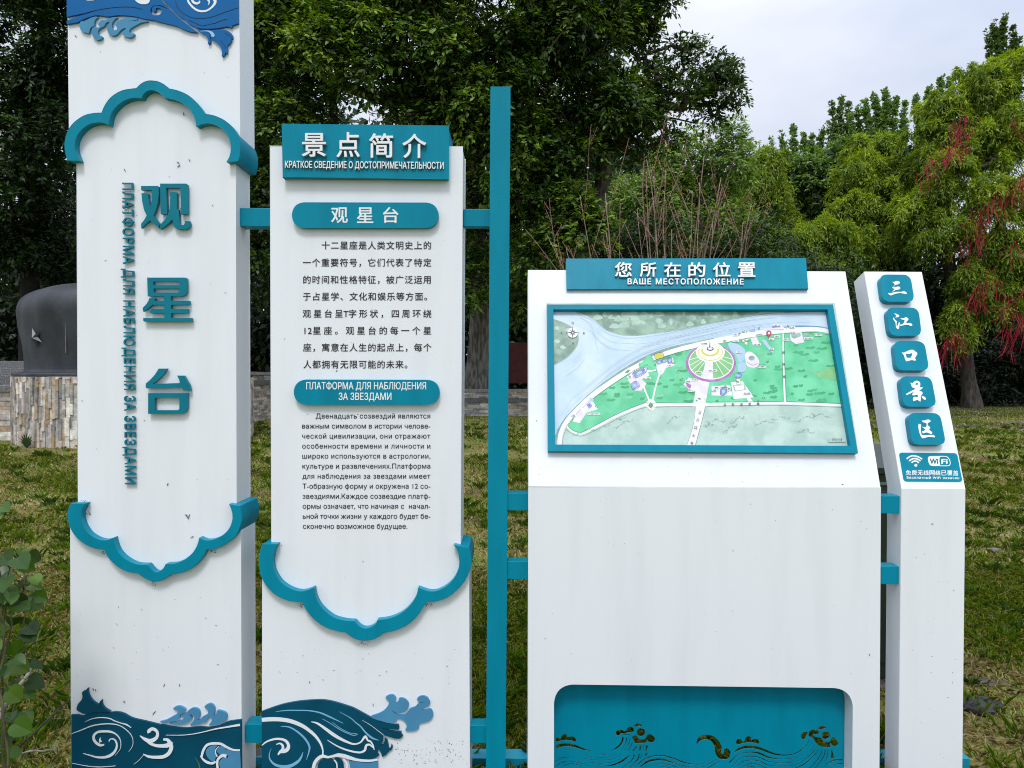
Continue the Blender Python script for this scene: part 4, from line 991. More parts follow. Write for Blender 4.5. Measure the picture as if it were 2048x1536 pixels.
lay([(196,1110),(196,1060),(225,1010),(270,945),(330,880),(400,812),(500,735),(600,668),(720,602),(830,560),(950,532),(1100,500),(1110,515),(960,548),(840,580),(730,622),(610,692),(510,757),(410,838),(340,905),(285,975),(248,1040),(240,1110)], 2)
park = [(262,1000),(300,935),(370,870),(450,795),(560,715),(660,655),(780,600),(900,562),(1050,528),(1200,502),(1300,482),(1450,464),(1600,456),(1700,458),(1775,478),(1845,875),(1500,870),(1300,868),(1060,872),(1000,880),(770,882),(740,868),(700,882),(560,938),(430,1005),(350,1046),(300,1034)]
lay(park, 4)
lay([(1490,470),(1600,456),(1700,458),(1775,478),(1845,875),(1508,870)], 4)
for k in range(190):   # darker watercolour patches
    x, y = r3.uniform(380, 1800), r3.uniform(520, 860)
    if x < 640 and y < 1180 - x * 0.78: continue
    if 930 < x < 1300 and y < 790: continue
    if x < 1240 and y < 560: continue
    w = r3.uniform(8, 34); lay([(x - w, y + 4), (x - w*.5, y - 7), (x, y - 3), (x + w*.6, y - 9), (x + w, y), (x + w*.3, y + 9)], r3.choice([18, 18, 19]), 2)
lay([(1680,700),(1720,690),(1765,665),(1800,668),(1812,740),(1760,735),(1700,722)], 7, 2)
# roads
ln([(226,1112),(234,1045),(268,975),(330,905),(410,830),(510,757),(630,680),(760,615),(900,567),(1050,532),(1200,503),(1300,484),(1450,462),(1600,452),(1700,452),(1790,470)], [30,30,30,28,28,28,28,26,26,30,34,32,30,26,24,22], 3)
ln([(242,1112),(250,1050),(282,985),(342,918),(420,845),(520,772),(640,695),(765,630),(905,582)], 1.2, 5)
ln([(262,1000),(300,1034),(350,1046),(430,1008),(560,940),(700,884),(745,878),(800,880),(1000,880),(1200,876),(1500,872),(1850,884)], [8,10,12,14,14,16,18,18,18,16,14,14], 3)
ln([(1497,470),(1499,650),(1507,872)], [8,9,12], 3)
for p in ([(742,872),(712,800),(690,735)], [(752,868),(772,775),(796,700)], [(722,690),(775,683)]): ln(p, 9, 3)
lay([(775,640),(868,612),(880,655),(830,672),(812,705),(790,712),(778,680)], 15)
lay([(612,735),(640,680),(720,668),(735,715),(690,735),(720,760),(690,800),(655,800)], 15)
lay([(300,975),(330,905),(400,838),(445,905),(380,925),(340,985)], 15, 0)
lay([(985,870),(1012,735),(1080,735),(1056,870)], 15); lay([(930,765),(960,725),(1010,745),(1012,810),(960,790)], 15)
lay([(1090,775),(1195,770),(1210,828),(1090,828)], 15); lay([(1200,752),(1265,745),(1330,838),(1215,848)], 3); lay([(1282,830),(1300,828),(1330,868),(1302,868)], 3)
lay([(1000,876),(1056,876),(1026,1000),(992,1120),(946,1120),(985,1000)], 3)
ln([(1056,890),(1028,1000),(996,1120)], 1.5, 5); ln([(1000,890),(985,1000),(946,1120)], 1.5, 5)
lay([(710 + 0, 880), (745, 848), (780, 880), (745, 914)], 3, 3); lay([(730,884),(744,868),(758,884),(744,900)], 14, 2)
ln([(240,1106),(248,1040),(280,980),(340,914),(418,842),(518,770),(640,692),(765,628),(905,582),(1050,548),(1200,520),(1300,500),(1450,480),(1600,470),(1700,472),(1790,492)], 1.6, 5)
ln([(278,1008),(305,1026),(350,1036),(425,1000),(555,932),(695,874),(735,866)], 1.6, 5); ln([(775,866),(900,870),(985,868)], 1.6, 5); ln([(1060,864),(1200,864),(1400,862),(1495,860)], 1.8, 5); ln([(1518,862),(1700,868),(1850,874)], 1.8, 5)
ln([(260,1020),(300,1046),(352,1058),(440,1020),(565,955),(705,896),(738,912),(765,896),(900,890),(985,892)], 1.4, 5); ln([(1062,890),(1250,886),(1500,884),(1850,896)], 1.4, 5); ln([(1490,482),(1492,650),(1499,858)], 1.3, 5); ln([(1505,482),(1507,650),(1515,858)], 1.3, 5)
# circular square with flower ring
def ell(cx, cy, rx, ry, m, n=48): lay([(cx + rx * math.cos(a), cy + ry * math.sin(a)) for a in np.linspace(0, 2 * math.pi, n, False)], m)
ell(1086, 643, 143, 108, 6); ell(1087, 640, 129, 97, 3); ell(1087, 639, 124, 92, 7)
for a in (0.15, 0.55, 0.95, 2.05, 2.35, 2.65, 2.95, 3.3, -0.2):
    ln([(1085, 590), (1087 + 127 * math.cos(a), 640 + 95 * math.sin(a))], 3.5, 3)
lay([(1058,625),(1098,625),(1098,735),(1034,730)], 15); ell(1083, 582, 82, 56, 3); ell(1083, 580, 72, 49, 10)
ln([(1083 + 69 * math.cos(a), 582 + 46 * math.sin(a)) for a in np.linspace(-.5, 3.6, 14)], 3.5, 11)
ln([(1082 + 46 * math.cos(a), 570 + 30 * math.sin(a)) for a in np.linspace(-.2, 3.4, 12)], 9, 11); ell(1082, 564, 36, 20, 3); ell(1082, 562, 20, 12, 5); ell(1082, 560, 14, 8, 15)
lay([(1076,555),(1080,512),(1083,555)], 5)
# ponds, buildings
for p in ([(1183,532),(1205,526),(1240,535),(1275,560),(1283,585),(1278,620),(1262,638),(1243,638),(1232,605),(1195,565)], [(1246,643),(1282,643),(1288,675),(1278,692),(1246,695),(1238,680)], [(1376,512),(1398,513),(1412,535),(1440,570),(1442,584),(1428,580),(1400,548)]):
    lay([(x, y + 2) for x, y in p], 17, 3); lay([(x * .985 + .015 * 1240, y * .985 + .015 * 600) if x < 1350 else (x, y) for x, y in p], 8, 3)
lay([(1282,590),(1310,578),(1345,605),(1362,640),(1340,668),(1300,665),(1285,640)], 15, 3); ln([(1290,635),(1320,655),(1355,645)], 3, 6); ell(1318, 615, 18, 14, 16)
lay([(1535,470),(1600,462),(1618,525),(1570,535),(1540,515)], 15); lay([(1542,478),(1595,472),(1598,490),(1560,505),(1545,498)], 16)
lay([(1310,500),(1345,495),(1362,530),(1325,540)], 15); lay([(1260,515),(1300,505),(1290,540)], 10)
for c in ([(640,700),(705,668),(718,695),(655,730)], [(630,762),(660,745),(680,775),(645,797)], [(775,632),(800,626),(804,645),(782,650)], [(806,624),(832,618),(834,636),(810,642)], [(838,620),(862,615),(864,640),(842,645)], [(1140,790),(1172,783),(1178,808),(1160,826),(1140,822)], [(1222,706),(1240,698),(1258,706),(1256,722),(1240,730),(1224,722)]):
    ln(c + [c[0]], 2.2, 5); lay(c, 9); cx_, cy_ = np.mean(np.array(c), 0); lay([(cx_ + (x - cx_) * .45, cy_ + (y - cy_) * .45) for x, y in c], 8)
lay([(380,880),(400,868),(412,888),(392,905)], 9); lay([(345,905),(372,890),(385,915),(360,930)], 3); lay([(400,836),(420,850),(412,868),(396,855)], 8)
lay([(942,752),(975,768),(968,790),(948,775)], 6)
for c in ([(1210,770),(1280,765),(1285,795),(1222,805)], [(1230,730),(1252,730),(1256,768),(1232,768)]): lay(c, 16); cx_, cy_ = np.mean(np.array(c), 0); lay([(cx_ + (x - cx_) * .8, cy_ + (y - cy_) * .8) for x, y in c], 3)
lay([(1385,448),(1425,445),(1428,430),(1480,424),(1500,440),(1505,456),(1390,462)], 15); lay([(1430,432),(1478,428),(1482,440),(1432,444)], 9); ln([(1388,456),(1500,452)], 3, 16)
lay([(765,592),(808,582),(815,612),(772,620)], 11); ln([(765,592),(808,582),(815,612),(772,620),(765,592)], 2.5, 5)
lay([(1305,455),(1335,448),(1340,466),(1308,468)], 9); lay([(1612,472),(1640,470),(1642,492),(1616,494)], 16)
for k in range(120):
    x, y = r3.choice([(700,660),(735,630),(690,655),(660,690),(930,690),(925,740),(1240,750),(1190,800),(1340,830),(1360,860),(1300,520),(1270,520),(1660,475),(1160,520),(1240,478),(1280,462),(1355,448),(1520,440),(450,915),(440,890),(1180,790),(610,690),(800,730),(870,640),(1010,850),(1065,852),(1390,838)])
    x += r3.uniform(-14, 14); y += r3.uniform(-8, 8); w = r3.uniform(2.5, 6); lay([(x - w, y), (x, y - w), (x + w, y), (x, y + w * .7)], r3.choice([14, 14, 18]), 2)
for (x, y, w) in [(735, 622, 26), (712, 640, 18), (690, 655, 16), (745, 650, 20)]: lay([(x - w, y), (x, y - w), (x + w, y), (x, y + w)], 4, 3)
# scrub drawn on the pale fields
for (x0, y0, L, s) in [(690,900,90,-1), (830,980,80,-1), (540,1010,100,-1), (1060,970,110,0), (1160,1030,80,-1), (1200,980,80,-1), (1330,990,120,-.3), (1430,960,110,-.2), (1560,970,130,-.5), (1660,930,110,.3), (1570,1030,110,0), (480,1000,120,-.9), (1050,1000,50,-.5), (300,1046,160,-.45)]:
    for k in range(26):
        f = k / 26; x = x0 + L * f + r3.uniform(-6, 6); y = y0 + s * L * f * .5 + 8 * math.sin(f * 9) + r3.uniform(-5, 5); w = r3.uniform(1.5, 4.2)
        lay([(x - w, y + w * .6), (x, y - w), (x + w, y + w * .6)], 16)
for k in range(420):
    x = r3.uniform(260, 1850); y = r3.uniform(905, 1100)
    if y < 905 + max(0, (700 - x) * 0.34) or (940 < x < 1060): continue
    w = r3.uniform(.8, 1.7); lay([(x - w, y), (x, y - w), (x + w, y), (x, y + w)], 16)
# name tags (too small to read in the photograph)
for (x, y, w) in [(850,658,15),(720,730,24),(622,722,14),(420,932,36),(303,940,14),(1048,532,20),(1095,686,26),(1015,697,20),(990,738,14),(955,748,16),(975,802,16),(1246,580,18),(1376,664,24),(1348,537,22),(1226,482,14),(1228,518,18),(1362,480,20),(1432,508,14),(1462,492,16),(1432,564,12),(1464,428,17),(1548,440,15),(1514,510,18),(1550,468,16),(1642,503,26),(1698,482,22),(1105,798,14),(1162,774,20),(1292,815,20),(1118,782,12)]:
    lay([(x - w, y - 6), (x + w, y - 6), (x + w, y + 6), (x - w, y + 6)], 3)
    k = int(w / 4)
    for j in range(k):
        xx = x - w + 3 + (2 * w - 6) * (j + .5) / k; LV[0] += .00001
        lay([(xx - 2.4, y - 3.6), (xx + 2.2, y - 3.2 + r3.uniform(-1, 1)), (xx + 2.4, y + 3.4), (xx - 2 + r3.uniform(0, 2), y + 3.6)], 5)
LV[0] += 0.00002
def road_name(sx, pts, size, rot=0.0):
    for c, (u, v) in zip(sx, pts):
        g = glyphs(c); x0, y0, x1, y1 = bbox(g); cr, sr = math.cos(rot), math.sin(rot)
        def fn(x, y):
            a, b_ = ((x - x0) / (x1 - x0) - .5) * size, ((y1 - y) / (y1 - y0) - .5) * size
            return (u + a * cr - b_ * sr, v + a * sr + b_ * cr)
        mp.glyph(T0, g, fn, LV[0] + .0004, 0, 5, None, 0.02)
road_name('三江口大街', [(1399.7,824.4),(1395.8,839.6),(1391.5,855.2),(1387.2,870.9),(1384,886)], 5.2, 0.25)
road_name('边防巡逻路', [(1450,808.8),(1466.3,808.6),(1483,808.3),(1499.5,807.8),(1516.5,807.2)], 5.0)
road_name('迎宾路', [(1567,704.4),(1567.7,728.3),(1569,753)], 5.0)
for c, p in zip('NWES', [(1145.5,645.6),(1122.9,665.6),(1168.4,666),(1146.6,686)]): road_name(c, [p], 3.4)
lay([(1752,1068),(1850,1068),(1852,1092),(1756,1092)], 0)
text_cap(mp, T0, '您所在位置', 1664, 1684.5, 882.2, 882.2, 4.4, LV[0] + .0001, 0, 0.02, 5)
ln([(1766,1084),(1762,1078),(1766,1074),(1770,1078),(1766,1084)], 1.4, 5)
# compass
ell(300, 470, 30, 29, 3, 28); LV[0] += .00001
for k in range(8):
    a = k * math.pi / 4; L = 40 if k % 2 == 0 else 22
    lay([(300 + L * math.cos(a), 470 + L * math.sin(a)), (300 + 6 * math.cos(a + .8), 470 + 6 * math.sin(a + .8)), (300 + 6 * math.cos(a - .8), 470 + 6 * math.sin(a - .8))], 5)
ell(300, 470, 4, 4, 3, 12)
# red location pin
LV[0] += .00001
lay([(1401,474),(1403,465),(1410,459),(1418,458),(1427,463),(1431,472),(1428,482),(1419,492),(1417,500),(1410,488)], 12, 3); ell(1416.5, 473, 6.5, 6.5, 3, 16)
mp.build('printed_map', MM, t)
specks(t, T0, (1070, 600, 1090, 950), 5, 21, 0.0006, [(1685.5, 969, 2, .2)])
specks(t, V0, (1070, 990, 1750, 1365), 34, 22, 0.0006, [(1739, 1310, 2.4, 1.4)])
specks(t, T0, (1100, 915, 1720, 965), 8, 23, 0.0006)

# ================= narrow leaning column
t = thing('sign_column', 'narrow white leaning column with five teal tiles of white brush characters', 'sign', (1.56, 0.06, 0))
c0, c1 = V0.loc((1803, 975))[0], V0.loc((1931.5, 975))[0]
wedge(c0, c1, 0.098, 'body', t, True)
TL = [[(1758.9,549.2),(1820.3,549.7),(1829.2,603.5),(1766,603.5)], [(1772.5,615.2),(1836.3,615.6),(1843.4,671.5),(1779.8,671.5)], [(1787,682.3),(1848.4,682.7),(1858.3,740.8),(1793.1,740.8)], [(1798.9,752.8),(1861.9,753.3),(1873.3,813.2),(1806.7,813.2)], [(1815.5,826.3),(1879.6,826.3),(1892,889.3),(1824.4,889.3)]]
Q1 = lambda p: Z(1740, 545, 10.59, p); Q3 = lambda p: Z(1770, 670, 10.59, p); Q4 = lambda p: Z(1790, 745, 9.6, p)
BR = [[[smooth(Q1([(465,195),(510,203),(540,182),(600,182),(635,215),(600,248),(535,265),(492,302),(560,303),(615,297),(645,330),(610,362),(545,370),(467,414),(522,352),(482,335),(478,310),(525,250)]), 2)], [smooth(Q1([(382,435),(430,440),(550,410),(660,410),(720,396),(770,420),(780,450),(740,455),(650,435),(540,450),(450,485),(405,470)]), 2)]],
      [[smooth(Q1([(510,870),(560,875),(620,912),(600,945),(532,950),(560,915)]), 2)], [smooth(Q1([(500,950),(530,1000),(575,1040),(562,1080),(572,1148),(618,1048),(630,1080),(605,1200),(552,1165),(540,1060),(490,990)]), 2)], [smooth(Q1([(640,975),(720,965),(760,945),(815,980),(800,1015),(762,1073),(860,1070),(900,1115),(860,1130),(780,1105),(650,1130),(637,1105),(702,1085),(735,1010),(690,1000)]), 2)]],
      [[smooth(Q3([(350,360),(395,375),(480,335),(580,310),(640,345),(685,385),(670,430),(635,490),(655,520),(640,545),(560,530),(460,560),(430,520),(400,430)]), 2), Q3([(437,392),(500,405),(578,382),(572,430),(545,483),(460,483)])]],
      [[smooth(Q4([(295,190),(335,208),(380,165),(430,160),(480,190),(485,250),(472,283),(540,283),(500,325),(465,345),(520,370),(530,410),(495,455),(490,560),(430,525),(365,550),(345,520),(360,470),(410,472),(440,470),(430,425),(370,440),(330,430),(345,395),(358,372),(240,430),(215,410),(330,345),(390,310),(330,285),(310,232)]), 2), Q4([(385,222),(428,193),(450,230),(408,238)])], [smooth(Q4([(510,452),(570,467),(595,500),(580,525),(540,508)]), 2)]],
      [[smooth(Q4([(512,925),(570,920),(640,900),(690,935),(632,970),(628,1010),(680,1060),(652,1100),(712,1140),(705,1180),(650,1165),(600,1150),(540,1170),(525,1130),(588,1100),(512,1042),(560,1050),(600,1040),(605,978),(550,960)]), 2)], [smooth(Q4([(455,990),(500,1000),(495,1080),(505,1160),(522,1203),(620,1200),(740,1200),(765,1245),(640,1235),(540,1265),(500,1230),(470,1160),(450,1060)]), 2)]]]
for q_, br in zip(TL, BR):
    mb = MB(); mb.plate(T0, [rquad(q_, 13.5, 6)], 0.028, 0.029); o = mb.build('character_tile', M_TEAL, t, 0.0015)
    mb = MB()
    for j, lp in enumerate(br): mb.plate(T0, lp, 0.0292 + 0.0002 * j, 0.001)
    c = mb.build('brush_character', M_LETTER, t); c.parent = o
WI = lambda p: Z(1790, 895, 14.124, p)
mb = MB(); mb.plate(T0, [rquad(WI([(112,142),(1752,158),(1908,968),(252,955)]), 6.0, 5)], 0.002, 0.002); w_ = mb.build('wireless_plate', M_TEAL, t)
mb = MB(); j = 0.0022
for p in ([(470,430),(520,392),(580,382),(632,400),(672,436)], [(400,378),(480,327),(560,312),(650,335),(720,382)], [(330,322),(420,257),(520,234),(650,262),(768,328)]):
    mb.plate(T0, [stroke(WI(p), 41 / 14.124)], j, 0.0003)
mb.plate(T0, [[(1790 + (588 + 42 * math.cos(a)) / 14.124, 895 + (502 + 40 * math.sin(a)) / 14.124) for a in np.linspace(0, 6.28, 20, False)]], j, 0.0003)
mb.plate(T0, [smooth(WI([(1000,242),(1150,240),(1310,245),(1262,290),(1256,400),(1262,512),(1060,520),(985,490),(945,410),(930,310),(950,262)]), 3)], j, 0.0003)
mb.plate(T0, [stroke(WI([(1262,248),(1400,250),(1480,270),(1540,350),(1562,440),(1545,490),(1500,515),(1255,516)]), 22 / 14.124)], j + .0003, 0.0003)
text_fit(mb, T0, 'Fi', (1790 + 1308/14.124, 895 + 322/14.124, 1790 + 1490/14.124, 895 + 466/14.124), j, 0.0003, 0.035)
for c_, k in zip('免费无线网络已覆盖', range(9)):
    x = 303 + 167 * k; text_fit(mb, T0, c_, (1790 + x/14.124, 895 + (640 + k)/14.124, 1790 + (x + 150)/14.124, 895 + (780 + 1.5 * k)/14.124), j, 0.0003, 0.018)
text_cap(mb, T0, 'Бесплатный WiFi охвачен', 1790 + 335/14.124, 1790 + 1810/14.124, 895 + 880/14.124, 895 + 895/14.124, 4.6, j, 0.0003, 0.028, sp=1.22)
c = mb.build('wireless_lettering', M_LETTER, t); c.parent = w_
mb = MB(); text_fit(mb, T0, 'Wi', (1790 + 985/14.124, 895 + 316/14.124, 1790 + 1218/14.124, 895 + 464/14.124), 0.0028, 0.0003, 0.035)
c = mb.build('wireless_lettering', M_TEALLET, t); c.parent = w_
bar('crossbar', 1762.5, 992, 1800, 1027, 0.012, 0.072, t)
bar('crossbar', 1762.5, 1133, 1800, 1168.5, 0.012, 0.072, t)
specks(t, V0, (1810, 1000, 1920, 1530), 22, 31, 0.0006, [(1865, 1048, 2.6, .1)])
specks(t, T0, (1804, 890, 1905, 965), 5, 32, 0.0006)
bpy.data.objects.remove(_to)

# dark green metal cabinet behind the map stand
t = thing('metal_cabinet', 'dark green metal cabinet standing on the grass in the gap behind the map stand', 'cabinet', (1.85, 1.1, 0))
M_GRN = mat('dark_green_enamel', (0.008, 0.020, 0.014), 0.35, 0.3, 5)
M_GRN2 = mat('green_trim', (0.10, 0.15, 0.12), 0.4, 0.2, 8)
mb = MB(); mb.box((1.72, 0.93, 0.06), (2.16, 1.35, 1.12)); mb.build('body', M_GRN, t, 0.01)
mb = MB(); mb.add([(1.69, 0.90, 1.121), (2.19, 0.90, 1.121), (2.19, 1.38, 1.121), (1.69, 1.38, 1.121), (1.69, 0.90, 1.15), (2.19, 0.90, 1.15), (2.12, 1.30, 1.235), (1.76, 1.30, 1.235), (1.69, 1.38, 1.15), (2.19, 1.38, 1.15)],
                  [(0,3,2,1),(0,1,5,4),(4,5,6,7),(1,2,9,5),(2,3,8,9),(3,0,4,8),(5,9,6),(8,4,7),(9,8,7,6)]); mb.build('lid', M_GRN, t)
mb = MB(); mb.box((1.73, 0.922, 1.06), (2.15, 0.929, 1.075)); mb.build('trim', M_GRN2, t)
mb = MB(); mb.box((1.75, 0.915, 0.15), (2.13, 0.928, 1.03)); d_ = mb.build('door', M_GRN, t, 0.004)
mb = MB(); mb.box((1.79, 0.895, 0.55), (1.81, 0.914, 0.67)); c = mb.build('handle', M_GRN2, t); c.parent = d_
mb = MB(); mb.box((1.74, 0.95, 0.0), (2.14, 1.33, 0.059)); mb.build('base', M_COPING, t)
# ------------------------------------------------------------------ vegetation
M_LEAF = leaf_mat('tree_leaf', 0.30, 0.42, 0.35)
M_SOFT = leaf_mat('soft_leaf', 0.40, 0.55, 0.2)
M_GRASS = leaf_mat('grass_blade', 0.35, 0.6, 0.2)
M_BARK = mat('bark', (0.10, 0.085, 0.07), 0.9, 0.6, 9, 0.8, 30, (1, 1, 0.25))
M_DBARK = mat('dark_bark', (0.022, 0.019, 0.016), 0.9, 0.5, 9, 0.6, 30)
M_BARKL = mat('pale_bark', (0.21, 0.195, 0.175), 0.9, 0.65, 10, 0.9, 26, (1, 1, 0.22))
M_TWIG = mat('twig', (0.30, 0.21, 0.165), 0.8, 0.4, 20)

def unit(a): return a / np.maximum(np.linalg.norm(a, axis=-1, keepdims=True), 1e-9)

def segs(p0, p1, r0, r1, n=5):
    """many tapered sticks at once"""
    t = unit(p1 - p0); ref = np.where(np.abs(t[:, 2:3]) > 0.9, np.array([[1.0, 0, 0]]), np.array([[0, 0, 1.0]]))
    a = unit(np.cross(t, ref)); b = np.cross(t, a); m = len(p0)
    an = np.arange(n) * 2 * math.pi / n
    ring = a[:, None, :] * np.cos(an)[None, :, None] + b[:, None, :] * np.sin(an)[None, :, None]
    V = np.concatenate([p0[:, None, :] + ring * r0[:, None, None], p1[:, None, :] + ring * r1[:, None, None]], 1).reshape(-1, 3)
    i = np.arange(n); q = np.stack([i, (i + 1) % n, n + (i + 1) % n, n + i], 1)
    F = (np.arange(m)[:, None, None] * 2 * n + q[None]).reshape(-1, 4)
    return V, F

def leaves(P, ax, nr, L, Wd, tint, fold=0.25):
    """diamond shaped leaves: base point, axis, normal, length, width"""
    s = np.cross(nr, ax); L = L[:, None]; Wd = Wd[:, None]
    mid = P + ax * L * 0.45
    V = np.stack([P, mid + s * Wd * .5 + nr * Wd * fold * .5, P + ax * L - nr * L * 0.08, mid - s * Wd * .5 + nr * Wd * fold * .5], 1).reshape(-1, 3)
    F = np.arange(len(P) * 4).reshape(-1, 4)
    return V, F, tint

class Tree:
    def __init__(s, seed): s.r = np.random.default_rng(seed); s.C = []; s.O = []; s.K = []
    def lobe(s, u, v, D, ru, rv, n, rd=None, shell=0.45, sub=9, sr=0.40):
        """one mass of foliage (centre pixel, distance, half width and height in pixels) made of smaller billows"""
        c = at(u, v, D); R = np.array([ru / FPX * D, rd if rd else (ru + rv) / 2 / FPX * D, rv / FPX * D]); r = s.r
        for q in range(sub):
            d0 = unit(r.normal(size=3) + np.array([0, -0.35, 0.1])); cc = c + d0 * R * r.uniform(0.45, 0.85); rr = R * sr * r.uniform(0.7, 1.25)
            k = max(3, int(n / sub * r.uniform(0.7, 1.3)))
            d = unit(r.normal(size=(k, 3)) + np.array([0, -0.15, 0.35])); p = cc + d * rr * (shell + (1 - shell) * r.random(k) ** 0.6)[:, None]
            g = p[:, 2] > 0.25; p, d = p[g], d[g]
            s.C.append(p); s.O.append(unit(d * 0.8 + d0 * 0.4)); s.K.append(np.full(len(p), r.random()))
    def skeleton(s, base, fork, r_base, step=0.7, tip=0.012):
        """limbs that reach every twig cluster: nearest-branch growth, thickness from the twigs carried"""
        C = np.concatenate(s.C); s.c = C; s.o = np.concatenate(s.O); s.k = np.concatenate(s.K)
        N = [np.array(b, float) for b in base]; par = [-1] + list(range(len(base) - 1))
        N += [np.array(f, float) for f in fork[0:1]]; par.append(len(N) - 2)
        root = len(N) - 1
        arr = np.zeros((len(C) * 14 + 4000, 3)); cnt = 0
        for x in N: arr[cnt] = x; cnt += 1
        f0 = N[-1]
        order = np.argsort(np.linalg.norm(C - f0, axis=1)); leaf_node = np.zeros(len(C), int)
        start = len(base) - 1
        for i in order:
            c = C[i]
            d = np.linalg.norm(arr[start:cnt] - c, axis=1)
            up = np.maximum(arr[start:cnt, 2] - c[2] - 0.3, 0) * 0.6
            j = start + int(np.argmin(d + up)); dist = d[j - start]
            k = max(1, min(10, int(dist / step))); prev = j
            mid = (arr[j] + c) / 2 + s.r.normal(size=3) * dist * 0.07 + np.array([0, 0, dist * 0.07])
            for q in range(1, k + 1):
                t = q / k; p = (1 - t) ** 2 * arr[j] + 2 * t * (1 - t) * mid + t * t * c
                arr[cnt] = p; par.append(prev); prev = cnt; cnt += 1
            leaf_node[i] = prev
        par = np.array(par); w = np.zeros(cnt); np.add.at(w, leaf_node, 1.0)
        for i in range(cnt - 1, 0, -1):
            if par[i] >= 0: w[par[i]] += w[i]
        rad = tip * np.maximum(w, 1) ** 0.5
        rad = rad * min(1.0, r_base / rad[0]) if rad[0] > r_base else rad
        rad = np.maximum(rad, 0.008)
        nb = len(base); rad[:nb] = np.interp(np.arange(nb), [0, nb - 1], [r_base, r_base * 0.72])
        idx = np.arange(1, cnt); idx = idx[par[idx] >= 0]
        s.seg = (arr[par[idx]], arr[idx], np.minimum(rad[par[idx]], rad[idx] * 1.5), rad[idx])
        s.main = idx < nb
    def wood(s, parent, mat_, nm='branches', n=5):
        p0, p1, r0, r1 = s.seg; k = ~s.main
        V, F = segs(p0[k], p1[k], r0[k], r1[k], n); return big_mesh(nm, V, F, None, mat_, parent, 4, True)
    def broad(s, parent, per, spread, L, W, pal, droop=0.25, nm='leaves', mt=None, jit=0.3, flat=0.8, rise=0.1, hang=0.0):
        """sprays of broad leaves round every cluster point"""
        r = s.r; m = len(s.c); K = np.repeat(np.arange(m), per)
        tw = 6; td = unit(r.normal(size=(m, tw, 3)) * np.array([1, 1, 0.6]) + s.o[:, None, :] * 0.8 + np.array([0, 0, rise]))
        ti = r.integers(0, tw, len(K)); t = 0.15 + 0.85 * r.random(len(K)) ** 0.8
        d = td[K, ti]
        P = s.c[K] + d * (t * spread)[:, None] - np.array([0, 0, 1.0]) * (t ** 2 * spread * (0.35 + hang))[:, None] + r.normal(size=(len(K), 3)) * spread * 0.06
        sd_ = np.cross(d, np.array([0, 0, 1.0])) * r.choice([-1.0, 1.0], len(K))[:, None]
        ax = unit(d * 0.7 + sd_ * 0.7 + r.normal(size=(len(K), 3)) * 0.3 + np.array([0, 0, -droop]))
        nr = unit(np.array([0, -0.25, flat]) + s.o[K] * 0.45 + r.normal(size=(len(K), 3)) * jit)
        nr = unit(nr - ax * np.sum(nr * ax, 1, keepdims=True))
        sz = r.uniform(0.6, 1.25, len(K))
        pal = np.array(pal); ck = r.random(m) * 0.45 + s.k * 0.55
        f = np.clip(ck[K] + r.normal(size=len(K)) * 0.18, 0, 0.999) * (len(pal) - 1); i0 = f.astype(int); ff = (f - i0)[:, None]
        tint = (pal[i0] * (1 - ff) + pal[i0 + 1] * ff) * r.uniform(0.75, 1.25, len(K))[:, None]
        V, F, c = leaves(P, ax, nr, L * sz, W * sz, tint)
        return big_mesh(nm, V, F, c, mt or M_LEAF, parent)
    def strands(s, parent, per, n, length, L, W, pal, nm='leaves', fall=0.7, out=0.8, mt=None):
        """hanging fingers of narrow leaves"""
        r = s.r; m = len(s.c); K = np.repeat(np.arange(m), per); q = len(K)
        d = unit(s.o[K] * out + r.normal(size=(q, 3)) * 0.55 + np.array([0, 0, 0.25])); ln_ = length * r.uniform(0.5, 1.25, q)
        pal = np.array(pal); ck = np.clip(r.random(m) * 0.55 + s.k * 0.35 + 0.12 * s.o[:, 2], 0, 0.999)
        Vs, Ts, Ps = [], [], []
        t = np.tile((np.arange(n) + 0.5) / n, (q, 1)) + r.normal(size=(q, n)) * 0.04
        T = t[..., None]
        P = s.c[K][:, None, :] + d[:, None, :] * T * (ln_ * 0.62)[:, None, None] - np.array([0, 0, 1.0]) * (T ** 1.7) * (ln_ * fall)[:, None, None] + r.normal(size=(q, n, 3)) * L * 0.18
        tang = unit(d[:, None, :] * 0.62 - np.array([0, 0, 1.0]) * 1.7 * (np.maximum(T, .01) ** 0.7) * fall)
        ax = unit(tang + r.normal(size=(q, n, 3)) * 0.55).reshape(-1, 3); P = P.reshape(-1, 3)
        nr = unit(np.array([0, 0, 0.7]) + np.repeat(s.o[K], n, 0) * 0.7 + r.normal(size=(q * n, 3)) * 0.5)
        nr = unit(nr - ax * np.sum(nr * ax, 1, keepdims=True)); KK = np.repeat(K, n)
        sz = r.uniform(0.7, 1.3, q * n)
        f = np.clip(ck[KK] + r.normal(size=q * n) * 0.15, 0, 0.999) * (len(pal) - 1); i0 = f.astype(int); ff = (f - i0)[:, None]
        tint = (pal[i0] * (1 - ff) + pal[i0 + 1] * ff) * r.uniform(0.75, 1.25, q * n)[:, None]
        V, F, c = leaves(P, ax, nr, L * sz, W * sz, tint)
        return big_mesh(nm, V, F, c, mt or M_SOFT, parent)
